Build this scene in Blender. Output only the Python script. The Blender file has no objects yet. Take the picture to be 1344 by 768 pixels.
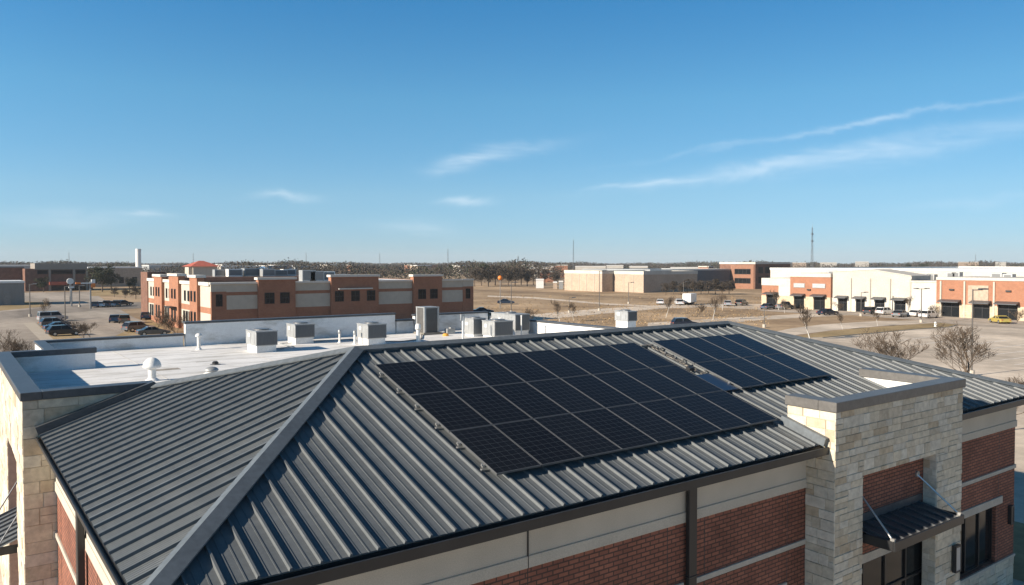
import bpy, math, random
from mathutils import Vector, Matrix
R = math.radians
rnd = random.Random(7)
SC = bpy.context.scene
COL = SC.collection

# ------------------------------------------------------------------ camera, sky, sun
CAMZ = 10.8
YAW, PIT, F, SHY = R(36.2086), R(1.5), 1028.258, 12.334
cd = bpy.data.cameras.new('camera'); cam = bpy.data.objects.new('camera', cd); COL.objects.link(cam)
cam.location = (0, 0, CAMZ); cam.rotation_euler = (R(90) - PIT, 0, -YAW)
cd.sensor_width = 36; cd.lens = 36 * F / 1344; cd.shift_y = -SHY / 1344
cd.clip_start = 0.1; cd.clip_end = 20000
SC.camera = cam
SC.view_settings.view_transform = 'Standard'; SC.view_settings.look = 'None'
SC.view_settings.exposure = 0.85; SC.view_settings.gamma = 1
SC.view_settings.use_curve_mapping = False
SC.cycles.use_denoising = True
SC.cycles.max_bounces = 6

SUN = Vector((-1, .13, .41)).normalized()          # towards the sun: left of the picture, a little beyond the roof
EL = math.asin(SUN.z); AZ = math.atan2(SUN.x, SUN.y)
sl = bpy.data.lights.new('sun', 'SUN'); so = bpy.data.objects.new('sun', sl); COL.objects.link(so)
sl.energy = 5.0; sl.angle = R(0.53); sl.color = (1, .88, .73)
so.rotation_euler = (-SUN).to_track_quat('-Z', 'Y').to_euler(); so.location = (-60, 20, 60)

W = bpy.data.worlds.new('World'); SC.world = W; W.use_nodes = True
def build_sky():
    nt = W.node_tree; N = nt.nodes; L = nt.links; N.clear()
    out = N.new('ShaderNodeOutputWorld'); bg = N.new('ShaderNodeBackground'); bg.inputs[1].default_value = 0.146
    sky = N.new('ShaderNodeTexSky'); sky.sky_type = 'NISHITA'; sky.sun_disc = False
    sky.sun_elevation = EL; sky.sun_rotation = AZ; sky.altitude = 2000
    sky.air_density = 1.0; sky.dust_density = 0.0; sky.ozone_density = 10
    tc = N.new('ShaderNodeTexCoord'); sep = N.new('ShaderNodeSeparateXYZ'); L.new(tc.outputs['Generated'], sep.inputs[0])
    def M(op, a, b=None, c=None):
        n = N.new('ShaderNodeMath'); n.operation = op
        for i, v in enumerate((a, b, c)):
            if v is None: continue
            if isinstance(v, (int, float)): n.inputs[i].default_value = v
            else: L.new(v, n.inputs[i])
        return n.outputs[0]
    az = M('ARCTAN2', sep.outputs[0], sep.outputs[1])
    el = M('ARCSINE', sep.outputs[2])
    comb = N.new('ShaderNodeCombineXYZ'); L.new(az, comb.inputs[0]); L.new(el, comb.inputs[1])
    def noise(scale, detail, sx, sy, rot=0, dist=0.6):
        mp = N.new('ShaderNodeMapping'); mp.inputs['Scale'].default_value = (sx, sy, 1); mp.inputs['Rotation'].default_value = (0, 0, rot)
        L.new(comb.outputs[0], mp.inputs[0])
        n = N.new('ShaderNodeTexNoise'); n.inputs['Scale'].default_value = scale; n.inputs['Detail'].default_value = detail
        n.inputs['Roughness'].default_value = .62; n.inputs['Distortion'].default_value = dist
        L.new(mp.outputs[0], n.inputs['Vector']); return n.outputs[0]
    warp = M('MULTIPLY', M('SUBTRACT', noise(9, 4, 1, 2), .5), .035)
    wisp = noise(11, 6, .7, 5, R(-9), .8)
    total = None
    # cirrus wisps: azimuth, elevation, half length, half thickness, tilt, strength (degrees, as seen from the roof)
    for a, e, la, lt, tilt, s in CLOUDS:
        da = M('SUBTRACT', az, R(a)); de = M('ADD', M('SUBTRACT', el, R(e)), warp)
        c, sn = math.cos(R(tilt)), math.sin(R(tilt))
        u = M('ADD', M('MULTIPLY', da, c), M('MULTIPLY', de, sn)); v = M('SUBTRACT', M('MULTIPLY', de, c), M('MULTIPLY', da, sn))
        u = M('DIVIDE', u, R(la)); v = M('DIVIDE', v, R(lt))
        r2 = M('ADD', M('MULTIPLY', u, u), M('MULTIPLY', v, v))
        g = M('MULTIPLY', M('POWER', 2.718, M('MULTIPLY', r2, -1.6)), s)
        total = g if total is None else M('ADD', total, g)
    sm = N.new('ShaderNodeMapRange'); sm.interpolation_type = 'SMOOTHSTEP'; L.new(wisp, sm.inputs[0])
    sm.inputs[1].default_value = .05; sm.inputs[2].default_value = 1.0
    dens = M('MINIMUM', M('MULTIPLY', total, sm.outputs[0]), .8)
    mix = N.new('ShaderNodeMix'); mix.data_type = 'RGBA'
    L.new(dens, mix.inputs['Factor'])
    # a touch less green, deeper blue overhead
    tint = N.new('ShaderNodeMix'); tint.data_type = 'RGBA'; tint.blend_type = 'MULTIPLY'; tint.inputs['Factor'].default_value = 1
    rp = N.new('ShaderNodeValToRGB'); els = rp.color_ramp.elements
    for i, (pos, c) in enumerate(((0, (.95, .83, .77)), (.085, (1.62, 1.2, .83)), (.2, (1.5, 1.46, .97)), (.32, (.88, 1.38, 1.07)), (.6, (.72, .84, .62)), (1, (.92, .84, .56)))):
        e = els[i] if i < 2 else els.new(pos)
        e.position = pos; e.color = tuple(x / 1.6 for x in c) + (1,)
    L.new(sep.outputs[2], rp.inputs[0])
    mr = N.new('ShaderNodeMapRange'); L.new(az, mr.inputs[0]); mr.inputs[1].default_value = 0.0; mr.inputs[2].default_value = 1.2; mr.inputs[3].default_value = 1.06; mr.inputs[4].default_value = .74
    even = N.new('ShaderNodeVectorMath'); even.operation = 'SCALE'; L.new(rp.outputs[0], even.inputs[0]); L.new(mr.outputs[0], even.inputs[3])
    L.new(sky.outputs[0], tint.inputs[6]); L.new(even.outputs[0], tint.inputs[7])
    L.new(tint.outputs[2], mix.inputs[6]); mix.inputs[7].default_value = (4.0, 4.3, 4.5, 1)
    L.new(mix.outputs[2], bg.inputs[0]); L.new(bg.outputs[0], out.inputs[0])
def pxdir(px, py): return (math.degrees(YAW) + math.degrees(math.atan((px - 672) / F)), math.degrees(math.atan((346 - py) / math.hypot(F, px - 672))))
CLOUDS = []
for px, py, lx, ly, tilt, s in ((607, 216, 46, 12, 12, 0.59), (680, 198, 80, 9, 9, 0.28), (375, 261, 44, 6, 0, 0.52), (612, 266, 38, 6, 8, 0.59),
        (1000, 220, 190, 10, 9, 0.37), (1190, 196, 240, 17, 6, 0.41), (850, 245, 90, 4, 6, 0.37), (1110, 168, 260, 5, 7, 0.37), (545, 299, 60, 11, -4, 0.26), (80, 290, 120, 14, 0, 0.22), (195, 284, 30, 5, 0, 0.33), (1290, 262, 120, 10, 3, 0.15)):
    a, e = pxdir(px, py); k = 57.3 / F * math.cos(math.atan((px - 672) / F))
    CLOUDS.append((a, e, lx * k, ly * k, tilt, s))
build_sky()

# ------------------------------------------------------------------ helpers
fw = Vector((math.sin(YAW) * math.cos(PIT), math.cos(YAW) * math.cos(PIT), -math.sin(PIT)))
rt = Vector((math.cos(YAW), -math.sin(YAW), 0)); up = rt.cross(fw)
def ray(px, py): return fw + rt * ((px - 672) / F) + up * ((384 - SHY - py) / F)
def gp(px, py, z=0.0):                      # where a sight line meets the level z
    r = ray(px, py); k = (z - CAMZ) / r.z; return Vector((r.x * k, r.y * k, z))
def at_d(px, d, z=0.0):                     # a ground point at distance d along a bearing
    r = ray(px, 372); r.z = 0; r = r / (r.dot(Vector((fw.x, fw.y, 0)).normalized())) * d; return Vector((r.x, r.y, z))
def at_y(px, y): r = ray(px, 372); return r.x / r.y * y
def at_x(px, x): r = ray(px, 372); return r.y / r.x * x
def zat(py, p): return CAMZ - (py - 346) / F * Vector((p[0], p[1], 0)).dot(Vector((fw.x, fw.y, 0)))

class MB:
    def __init__(s): s.v = []; s.f = []; s.c = []; s.cur = None
    def add(s, vs, fs, col=None):
        b = len(s.v); s.v += [tuple(v) for v in vs]
        for f in fs: s.f.append(tuple(b + i for i in f)); s.c.append(col or s.cur)
        return s
    def quad(s, a, b, c, d, col=None): return s.add([a, b, c, d], [(0, 1, 2, 3)], col)
    def poly(s, vs, col=None): return s.add(vs, [tuple(range(len(vs)))], col)
    def box(s, x0, x1, y0, y1, z0, z1, col=None):
        return s.add([(x0, y0, z0), (x1, y0, z0), (x1, y1, z0), (x0, y1, z0), (x0, y0, z1), (x1, y0, z1), (x1, y1, z1), (x0, y1, z1)],
                     [(0, 3, 2, 1), (4, 5, 6, 7), (0, 1, 5, 4), (1, 2, 6, 5), (2, 3, 7, 6), (3, 0, 4, 7)], col)
    def beam(s, a, b, w, h, upv=(0, 0, 1), col=None, off=0):    # bar from a to b, w across, h along upv (from off to off+h)
        a, b, u = Vector(a), Vector(b), Vector(upv).normalized(); d = (b - a).normalized(); x = d.cross(u).normalized() * (w / 2)
        n = x.cross(d).normalized(); lo, hi = n * off, n * (off + h)
        return s.add([a - x + lo, a + x + lo, a + x + hi, a - x + hi, b - x + lo, b + x + lo, b + x + hi, b - x + hi],
                     [(0, 1, 2, 3), (4, 7, 6, 5), (0, 4, 5, 1), (1, 5, 6, 2), (2, 6, 7, 3), (3, 7, 4, 0)], col)
    def tube(s, pts, rads, n=6, cap=True, col=None):
        pts = [Vector(p) for p in pts]; b = len(s.v); ring = []
        for i, p in enumerate(pts):
            d = (pts[min(i + 1, len(pts) - 1)] - pts[max(i - 1, 0)]).normalized()
            a = d.cross(Vector((0, 0, 1)) if abs(d.z) < .9 else Vector((1, 0, 0))).normalized(); c = d.cross(a)
            for k in range(n):
                t = 2 * math.pi * k / n; s.v.append(tuple(p + (a * math.cos(t) + c * math.sin(t)) * rads[i]))
        for i in range(len(pts) - 1):
            for k in range(n):
                s.f.append((b + i * n + k, b + i * n + (k + 1) % n, b + (i + 1) * n + (k + 1) % n, b + (i + 1) * n + k)); s.c.append(col or s.cur)
        if cap:
            e = b + (len(pts) - 1) * n
            s.f.append(tuple(b + n - 1 - k for k in range(n))); s.c.append(col or s.cur)
            s.f.append(tuple(e + k for k in range(n))); s.c.append(col or s.cur)
        return s
    def lathe(s, c, prof, n=16):               # prof: (radius, z) from bottom to top
        c = Vector(c); return s.tube([c + Vector((0, 0, z)) for r, z in prof], [max(r, .001) for r, z in prof], n)
    def prism(s, poly, axis, a, b, col=None):    # poly of 2-tuples, extruded along axis from a to b
        def P(p, t): return {'x': (t, p[0], p[1]), 'y': (p[0], t, p[1]), 'z': (p[0], p[1], t)}[axis]
        n = len(poly); vs = [P(p, a) for p in poly] + [P(p, b) for p in poly]
        return s.add(vs, [tuple(range(n))[::-1], tuple(range(n, 2 * n))] + [(i, (i + 1) % n, n + (i + 1) % n, n + i) for i in range(n)], col)
    def build_each(s, name, m, parent=None, n=8, **kw):     # one part per box
        for i in range(0, len(s.v), n):
            q = MB(); q.v = s.v[i:i + n]; fs = [(f, c) for f, c in zip(s.f, s.c) if i <= f[0] < i + n]
            q.f = [tuple(k - i for k in f) for f, c in fs]; q.c = [c for f, c in fs]; q.build(name, m, parent, **kw)
    def build(s, name, m, parent=None, smooth=False, bevel=0, loc=None):
        me = bpy.data.meshes.new(name); o = bpy.data.objects.new(name, me); COL.objects.link(o)
        base = Vector(loc) if loc is not None else Vector((0, 0, 0))
        if parent is not None:
            r = parent
            while r is not None: base = base + Vector(r.location); r = r.parent
            o.parent = parent
        elif loc is not None: o.location = loc
        me.from_pydata([tuple(Vector(v) - base) for v in s.v] if base.length else s.v, [], s.f)
        if loc is not None and parent is not None: o.location = loc
        if any(c is not None for c in s.c):
            at = me.color_attributes.new('tone', 'FLOAT_COLOR', 'CORNER'); i = 0; data = []
            for f, c in zip(s.f, s.c): data += list((c or (1, 1, 1)) + (1,)) * len(f)
            at.data.foreach_set('color', data)
        me.materials.append(m); me.validate(); me.update()
        bmn = __import__('bmesh').new(); bmn.from_mesh(me); __import__('bmesh').ops.recalc_face_normals(bmn, faces=bmn.faces) if not s.__dict__.get('open') else None
        bmn.to_mesh(me); bmn.free()
        if smooth: me.polygons.foreach_set('use_smooth', [True] * len(me.polygons))
        if bevel:
            md = o.modifiers.new('bevel', 'BEVEL'); md.width = bevel; md.segments = 1; md.limit_method = 'ANGLE'
        return o
def tag(o, label, cat, group=None, kind=None):
    if label: o['label'] = label
    if cat: o['category'] = cat
    if group: o['group'] = group
    if kind: o['kind'] = kind
    return o
def thing(name, label, cat, loc=(0, 0, 0), rz=0, group=None):
    o = bpy.data.objects.new(name, None); COL.objects.link(o); o.location = loc; o.rotation_euler = (0, 0, rz); o.empty_display_size = .3
    return tag(o, label, cat, group)
def dup(root, loc, rz=0, scale=1.0, label=None, group=None, cat=None):
    r = root.copy(); COL.objects.link(r); r.location = loc; r.rotation_euler = (0, 0, rz); r.scale = (scale,) * 3 if not isinstance(scale, tuple) else scale
    if label: r['label'] = label
    if group: r['group'] = group
    for ch in list(root.children):
        c = ch.copy(); COL.objects.link(c); c.parent = r
        for g in ch.children:
            d = g.copy(); COL.objects.link(d); d.parent = c
    return r
def turn(o, rz): o.rotation_euler = (0, 0, rz); return o
ORD = ['first', 'second', 'third', 'fourth', 'fifth', 'sixth', 'seventh', 'eighth', 'ninth', 'tenth', 'eleventh', 'twelfth', 'thirteenth', 'fourteenth', 'fifteenth', 'sixteenth']

# ------------------------------------------------------------------ materials
def nodes(name):
    m = bpy.data.materials.new(name); m.use_nodes = True; nt = m.node_tree
    return m, nt.nodes, nt.links, nt.nodes['Principled BSDF']
def ramp(N, L, src, a, b, lo=.3, hi=.7):
    r = N.new('ShaderNodeValToRGB'); r.color_ramp.elements[0].position = lo; r.color_ramp.elements[1].position = hi
    r.color_ramp.elements[0].color = (*a, 1); r.color_ramp.elements[1].color = (*b, 1); L.new(src, r.inputs[0]); return r.outputs[0]
def noise(N, L, scale, detail=4, vec=None, sc=None, rough=.55):
    n = N.new('ShaderNodeTexNoise'); n.inputs['Scale'].default_value = scale; n.inputs['Detail'].default_value = detail; n.inputs['Roughness'].default_value = rough
    if vec is None:
        tc = N.new('ShaderNodeTexCoord'); vec = tc.outputs['Object']
    if sc:
        mp = N.new('ShaderNodeMapping'); mp.inputs['Scale'].default_value = sc; L.new(vec, mp.inputs[0]); vec = mp.outputs[0]
    L.new(vec, n.inputs['Vector']); return n.outputs[0]
def mul(N, L, a, b, fac=1.0, blend='MULTIPLY'):
    x = N.new('ShaderNodeMix'); x.data_type = 'RGBA'; x.blend_type = blend; x.inputs['Factor'].default_value = fac
    for i, v in ((6, a), (7, b)):
        if isinstance(v, tuple): x.inputs[i].default_value = (*v, 1) if len(v) == 3 else v
        else: L.new(v, x.inputs[i])
    return x.outputs[2]
def bump(N, L, B, h, strength=.3, dist=.02):
    b = N.new('ShaderNodeBump'); b.inputs['Strength'].default_value = strength; b.inputs['Distance'].default_value = dist
    L.new(h, b.inputs['Height']); L.new(b.outputs[0], B.inputs['Normal'])
def mat(name, col, rough=.6, metal=0, var=.15, scale=3, fine=None, sc=None, spec=.5, bmp=0):
    m, N, L, B = nodes(name); B.inputs['Roughness'].default_value = rough; B.inputs['Metallic'].default_value = metal
    B.inputs['Specular IOR Level'].default_value = spec
    lo = tuple(c * (1 - var) for c in col); hi = tuple(min(1, c * (1 + var)) for c in col)
    n = noise(N, L, scale, 6, sc=sc); c = ramp(N, L, n, lo, hi)
    if fine: c = mul(N, L, c, ramp(N, L, noise(N, L, fine, 3), (.8,) * 3, (1.15,) * 3), .8)
    L.new(c, B.inputs['Base Color'])
    if bmp: bump(N, L, B, noise(N, L, fine or scale * 8, 4), bmp, .01)
    return m
def wall_uv(N, L):                                    # metres along the wall and up it, for either wall direction
    tc = N.new('ShaderNodeTexCoord'); ge = N.new('ShaderNodeNewGeometry'); s = N.new('ShaderNodeSeparateXYZ'); L.new(tc.outputs['Object'], s.inputs[0])
    t = N.new('ShaderNodeSeparateXYZ'); L.new(ge.outputs['True Normal'], t.inputs[0])
    ab = N.new('ShaderNodeMath'); ab.operation = 'ABSOLUTE'; L.new(t.outputs[0], ab.inputs[0])
    gt = N.new('ShaderNodeMath'); gt.operation = 'GREATER_THAN'; L.new(ab.outputs[0], gt.inputs[0]); gt.inputs[1].default_value = .5
    mx = N.new('ShaderNodeMix'); L.new(gt.outputs[0], mx.inputs[0]); L.new(s.outputs[0], mx.inputs[2]); L.new(s.outputs[1], mx.inputs[3])
    c = N.new('ShaderNodeCombineXYZ'); L.new(mx.outputs[0], c.inputs[0]); L.new(s.outputs[2], c.inputs[1]); return c.outputs[0]
def brick_mat(name, c1, c2, mortar, w=.24, h=.085, msize=.012, var=.22):
    m, N, L, B = nodes(name); B.inputs['Roughness'].default_value = .85; B.inputs['Specular IOR Level'].default_value = .25
    v = wall_uv(N, L); b = N.new('ShaderNodeTexBrick'); L.new(v, b.inputs['Vector'])
    for k, val in (('Scale', 1), ('Mortar Size', msize), ('Mortar Smooth', .2), ('Bias', 0), ('Brick Width', w), ('Row Height', h)): b.inputs[k].default_value = val
    b.inputs['Color1'].default_value = (*c1, 1); b.inputs['Color2'].default_value = (*c2, 1); b.inputs['Mortar'].default_value = (*mortar, 1)
    c = mul(N, L, b.outputs['Color'], ramp(N, L, noise(N, L, .9, 6), (1 - var,) * 3, (1 + var,) * 3), .9)
    c = mul(N, L, c, ramp(N, L, noise(N, L, 30, 3), (.85,) * 3, (1.12,) * 3), .7)
    L.new(c, B.inputs['Base Color']); inv = N.new('ShaderNodeMath'); inv.operation = 'SUBTRACT'; inv.inputs[0].default_value = 1; L.new(b.outputs['Fac'], inv.inputs[1])
    bump(N, L, B, inv.outputs[0], .6, .012); return m
def tone_mat(name, rough=.85, scale=9, var=.2, bmp=.35, gain=1.0, spec=.3):
    m, N, L, B = nodes(name); B.inputs['Roughness'].default_value = rough; B.inputs['Specular IOR Level'].default_value = spec
    a = N.new('ShaderNodeVertexColor'); a.layer_name = 'tone'
    c = mul(N, L, a.outputs[0], ramp(N, L, noise(N, L, scale, 7), (1 - var,) * 3, (1 + var,) * 3, .32, .68), 1)
    L.new(c, B.inputs['Base Color'])
    if bmp: bump(N, L, B, noise(N, L, scale * 4, 6), bmp, .02)
    return m
def glass_mat(name, col=(.012, .014, .016), rough=.06):
    m, N, L, B = nodes(name); B.inputs['Base Color'].default_value = (*col, 1); B.inputs['Roughness'].default_value = rough; B.inputs['IOR'].default_value = 1.3
    bump(N, L, B, noise(N, L, 1.3, 2), .04, .03); return m
def ground_mat(name, a, b, scale=.05, fine=1.2, sc=None, stain=None, bmp=0):
    m, N, L, B = nodes(name); B.inputs['Roughness'].default_value = .95; B.inputs['Specular IOR Level'].default_value = .15
    c = ramp(N, L, noise(N, L, scale, 8, sc=sc, rough=.65), a, b, .36, .64)
    c = mul(N, L, c, ramp(N, L, noise(N, L, fine, 6, rough=.7), (.72,) * 3, (1.22,) * 3), .8)
    if stain: c = mul(N, L, c, ramp(N, L, noise(N, L, stain, 5, sc=(1, .12, 1)), (.68,) * 3, (1.10,) * 3, .38, .62), .85)
    L.new(c, B.inputs['Base Color'])
    if bmp: bump(N, L, B, noise(N, L, fine * 3, 4), bmp, .05)
    return m

MT = {}
MT['brick'] = brick_mat('red brick', (.30, .122, .078), (.21, .085, .058), (.085, .052, .042), .25, .092, .015)
MT['brick_far'] = brick_mat('orange red brick', (.36, .16, .09), (.30, .13, .075), (.3, .2, .15), .3, .1, .01, .10)
MT['brick_dull'] = brick_mat('brown brick', (.2, .10, .068), (.16, .082, .058), (.15, .1, .08), .3, .1, .01)
MT['stone'] = tone_mat('limestone blocks', .9, 7, .16, .4)
MT['mortar'] = mat('stone mortar', (.47, .41, .32), .95, var=.15, scale=8)
MT['eifs'] = mat('cream stucco', (.47, .43, .36), .9, var=.07, scale=1.2, fine=60, bmp=.15, spec=.2)
MT['trim'] = mat('stone trim', (.44, .40, .34), .9, var=.12, scale=4, fine=40, spec=.2, bmp=.2)
MT['roof'] = mat('charcoal metal roofing', (.128, .14, .146), .5, .0, spec=.25, var=.10, scale=1.1, fine=14, sc=(1, 1, 1))
def roof_mat():
    m, N, L, B = nodes('charcoal metal roofing'); B.inputs['Roughness'].default_value = .46; B.inputs['Specular IOR Level'].default_value = .28
    c = ramp(N, L, noise(N, L, .9, 6), (.112, .124, .131), (.142, .154, .159))
    c = mul(N, L, c, ramp(N, L, noise(N, L, 1.0, 4, sc=(7, .35, .35)), (.86, .86, .87), (1.1, 1.09, 1.07)), .8)
    c = mul(N, L, c, ramp(N, L, noise(N, L, 1.0, 4, sc=(.3, 9, .3)), (.9,) * 3, (1.07,) * 3), .8)
    c = mul(N, L, c, ramp(N, L, noise(N, L, 26, 3), (.93,) * 3, (1.05,) * 3), .7)
    L.new(c, B.inputs['Base Color']); bump(N, L, B, noise(N, L, 1.6, 3), .16, .03); return m
MT['roof'] = roof_mat()
MT['cap'] = mat('charcoal roof trim', (.125, .142, .155), .5, .0, spec=.3, var=.10, scale=1.5, fine=9)
MT['coping'] = mat('dark bronze coping', (.085, .09, .098), .42, .3, var=.12, scale=1.5, fine=10)
MT['gutter'] = mat('bronze gutter metal', (.032, .033, .035), .4, .4, var=.15, scale=2)
MT['soffit'] = mat('soffit', (.4, .35, .28), .8, var=.08)
def membrane_mat():
    m, N, L, B = nodes('white roof membrane'); B.inputs['Roughness'].default_value = .75; B.inputs['Specular IOR Level'].default_value = .3
    c = ramp(N, L, noise(N, L, .35, 8, rough=.65), (.66, .65, .63), (.82, .81, .79), .3, .6)
    c = mul(N, L, c, ramp(N, L, noise(N, L, 1.3, 7, sc=(.35, 1.4, 1), rough=.7), (.62, .60, .56), (1, 1, 1), .36, .5), .75)
    c = mul(N, L, c, ramp(N, L, noise(N, L, 22, 4), (.9,) * 3, (1.04,) * 3), .8)
    L.new(c, B.inputs['Base Color']); bump(N, L, B, noise(N, L, 1.2, 5), .25, .03); return m
MT['membrane'] = membrane_mat()
MT['galv'] = mat('galvanised sheet', (.36, .37, .37), .5, .35, var=.13, scale=4, fine=25)
MT['coil'] = mat('dark condenser coil', (.15, .155, .158), .55, .2, var=.2, scale=5, sc=(14, 14, .6))
MT['white'] = mat('white painted metal', (.72, .71, .68), .5, var=.08, scale=3, fine=20)
MT['pvc'] = mat('white pipe', (.7, .69, .65), .45, var=.08, scale=6)
MT['dark'] = mat('black painted metal', (.025, .026, .028), .45, .2, var=.15)
MT['frame'] = mat('dark window frame', (.022, .022, .024), .4, .3, var=.1)
MT['steel'] = mat('grey steel', (.22, .22, .22), .4, .6, var=.15)
MT['silver'] = mat('bright aluminium', (.55, .55, .54), .35, .8, var=.1)
MT['glass'] = glass_mat('dark window glass')
MT['orange'] = mat('orange plastic', (.7, .2, .03), .5, var=.1)
MT['yellow'] = mat('yellow paint', (.72, .48, .04), .4, var=.08)
MT['red'] = mat('red roof tiles', (.42, .10, .06), .8, var=.2, scale=.6)
MT['lamp'] = mat('frosted lamp glass', (.32, .34, .34), .3, var=.05)
MT['conduit'] = mat('beige conduit', (.2, .185, .16), .6, var=.2, scale=6)
MT['blue'] = mat('dark blue sheet', (.012, .028, .062), .35, var=.1)
MT['bark'] = mat('grey brown bark', (.13, .10, .075), .95, var=.3, scale=6, spec=.1)
MT['twig'] = mat('winter twigs', (.10, .076, .056), .95, var=.25, scale=.7, spec=.1)
MT['white_bark'] = mat('pale trunk', (.5, .48, .44), .9, var=.15, scale=6)
MT['woods'] = tone_mat('winter woodland', .98, .02, .15, 0, spec=.05)
MT['evergreen'] = tone_mat('evergreen leaves', .9, .5, .3, 0, spec=.1)
def panel_mat():
    m, N, L, B = nodes('solar cells'); tc = N.new('ShaderNodeTexCoord'); s = N.new('ShaderNodeSeparateXYZ'); L.new(tc.outputs['Object'], s.inputs[0])
    def Mt(op, a, b=0):
        n = N.new('ShaderNodeMath'); n.operation = op
        for i, v in ((0, a), (1, b)):
            if isinstance(v, (int, float)): n.inputs[i].default_value = v
            else: L.new(v, n.inputs[i])
        return n.outputs[0]
    def line(c, off, pitch, w):
        f = Mt('FRACT', Mt('DIVIDE', Mt('ADD', c, off), pitch)); return Mt('MAXIMUM', Mt('LESS_THAN', f, w), Mt('GREATER_THAN', f, 1 - w))
    g = Mt('MAXIMUM', line(s.outputs[0], .498, .166, .02), line(s.outputs[1], .82, .164, .02))
    bus = Mt('MULTIPLY', line(s.outputs[0], .498, .0332, .05), .22)
    g = Mt('MAXIMUM', g, bus)
    oi = N.new('ShaderNodeObjectInfo')
    base = ramp(N, L, oi.outputs['Random'], (.0065, .0075, .010), (.009, .0105, .0135), 0, 1)
    mx = N.new('ShaderNodeMix'); mx.data_type = 'RGBA'; L.new(g, mx.inputs['Factor']); L.new(base, mx.inputs[6]); mx.inputs[7].default_value = (.05, .053, .058, 1)
    L.new(mx.outputs[2], B.inputs['Base Color']); B.inputs['Roughness'].default_value = .14; B.inputs['IOR'].default_value = 1.17
    bump(N, L, B, noise(N, L, .8, 2), .03, .05); return m
MT['cells'] = panel_mat()
MT['panel_frame'] = mat('anodised panel frame', (.12, .125, .13), .45, .3, var=.08)

# ------------------------------------------------------------------ the ground
def sheet(name, pts, m, z, kind='structure', label=None):
    mb = MB(); mb.open = 1; mb.poly([(p[0], p[1], z) for p in pts]); o = mb.build(name, m)
    o['kind'] = kind
    if o.data.polygons[0].normal.z < 0: o.data.flip_normals()
    return o
GR = ground_mat('dry winter grass', (.27, .185, .11), (.50, .36, .225), .06, .9, stain=.045, bmp=.3)
GR2 = ground_mat('dry grass strip', (.25, .185, .095), (.40, .29, .155), .09, 1.4, bmp=.3)
CON = ground_mat('pale concrete paving', (.55, .46, .365), (.66, .56, .45), .03, .5, stain=.1)
CON2 = ground_mat('worn parking lot paving', (.34, .29, .24), (.43, .37, .305), .03, .5, stain=.12)
ASP2 = ground_mat('worn lane asphalt', (.25, .215, .18), (.32, .275, .23), .04, .6, stain=.15)
ASP = ground_mat('weathered asphalt', (.38, .32, .26), (.48, .41, .335), .04, .6, stain=.15)
DRK = ground_mat('dark asphalt', (.12, .105, .09), (.17, .145, .125), .05, .7)
CURB = mat('kerb concrete', (.45, .40, .33), .9, var=.12, scale=.4)
MARK = mat('worn white road paint', (.78, .75, .70), .8, var=.2, scale=1)
sheet('ground', [(-6000, -800), (6000, -800), (6000, 9000), (-6000, 9000)], GR, 0)
def gpoly(name, px, m, z): return sheet(name, [gp(*p) for p in px], m, z)
# left parking lot and its lanes
sheet('parking_lot', [(-160, 18), (29, 18), (29, 118), (31, 170), (46, 330), (10, 330), (-160, 330)], CON2, .01)
gpoly('lane', [(-40, 424), (30, 417), (120, 408), (200, 404), (200, 396), (120, 399), (30, 407), (-40, 412)], ASP2, .02)
gpoly('grass_verge', [(-30, 411), (62, 402), (66, 397), (30, 396), (-30, 402)], GR2, .03)
gpoly('grass_island', [(48, 424), (72, 421), (112, 446), (70, 446)], GR2, .03)
gpoly('grass_island', [(196, 420), (244, 446), (240, 470), (150, 442)], GR2, .03)
gpoly('grass_verge', [(118, 389), (195, 386), (195, 378), (118, 380)], GR2, .03)
gpoly('pavement', [(30, 424), (46, 423.5), (72, 446), (58, 452)], mat('pale pavement', (.42, .36, .28), .9, var=.08, scale=.5), .025)
# around the main building
sheet('parking_lot', [(-160, -60), (170, -60), (88, 26), (29.6, 26), (29.6, 8), (-160, 8)], CON, .012)
sheet('pavement', [(-4, 7.2), (30.5, 7.2), (30.5, 42), (-4, 42)], CON, .022)
sheet('lawn', [(29.4, 9), (36, 9), (36, 21), (29.4, 21)], GR2, .034)
# fields on the right: roads, strips and the wide empty lot
gpoly('road', [(640, 388), (700, 390), (800, 398.5), (850, 401), (850, 402.2), (800, 400.5), (700, 392), (640, 389.5)], CON, .02)
gpoly('road', [(640, 421), (700, 412.5), (780, 406), (880, 399.5), (1003, 399), (1003, 407), (930, 403), (870, 405), (780, 413), (700, 421)], CON, .022)
gpoly('road', [(850, 424), (960, 417), (1070, 411.5), (1130, 410), (1130, 413), (1070, 416), (1000, 420), (930, 427), (850, 440)], CON, .021)
gpoly('store_forecourt', [(998, 402.5), (1400, 424), (1400, 436), (1250, 426), (1200, 420), (1120, 414), (1060, 412), (998, 408)], ASP, .024)
gpoly('parking_lot', [(1400, 428), (1250, 427.5), (1236, 429), (1140, 438), (1036, 447), (980, 470), (900, 560), (1000, 900), (1700, 900), (1700, 500)], CON, .020)
gpoly('road', [(1010, 437), (1040, 431), (1080, 426), (1150, 421.5), (1215, 420.5), (1230, 424), (1160, 428), (1090, 434), (1030, 442), (960, 452)], CON, .023)
def strip(name, px, m=None):
    a = [gp(*p) for p in px]; n = len(a); mb = MB()
    top = [(p.x, p.y, .13) for p in a]; bot = [(p.x, p.y, -.05) for p in a]
    mb.add(top + bot, [tuple(range(n))] + [(i, (i + 1) % n, n + (i + 1) % n, n + i) for i in range(n)]); o = mb.build(name, CURB); o['kind'] = 'structure'
    c = sum(a, Vector()) / n
    mb = MB(); mb.open = 1; mb.poly([(c.x + (p.x - c.x) * .985 , c.y + (p.y - c.y) * .985, .15) for p in a]); g = mb.build('grass_strip', m or GR2); g['kind'] = 'structure'
    if g.data.polygons[0].normal.z < 0: g.data.flip_normals()
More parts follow.
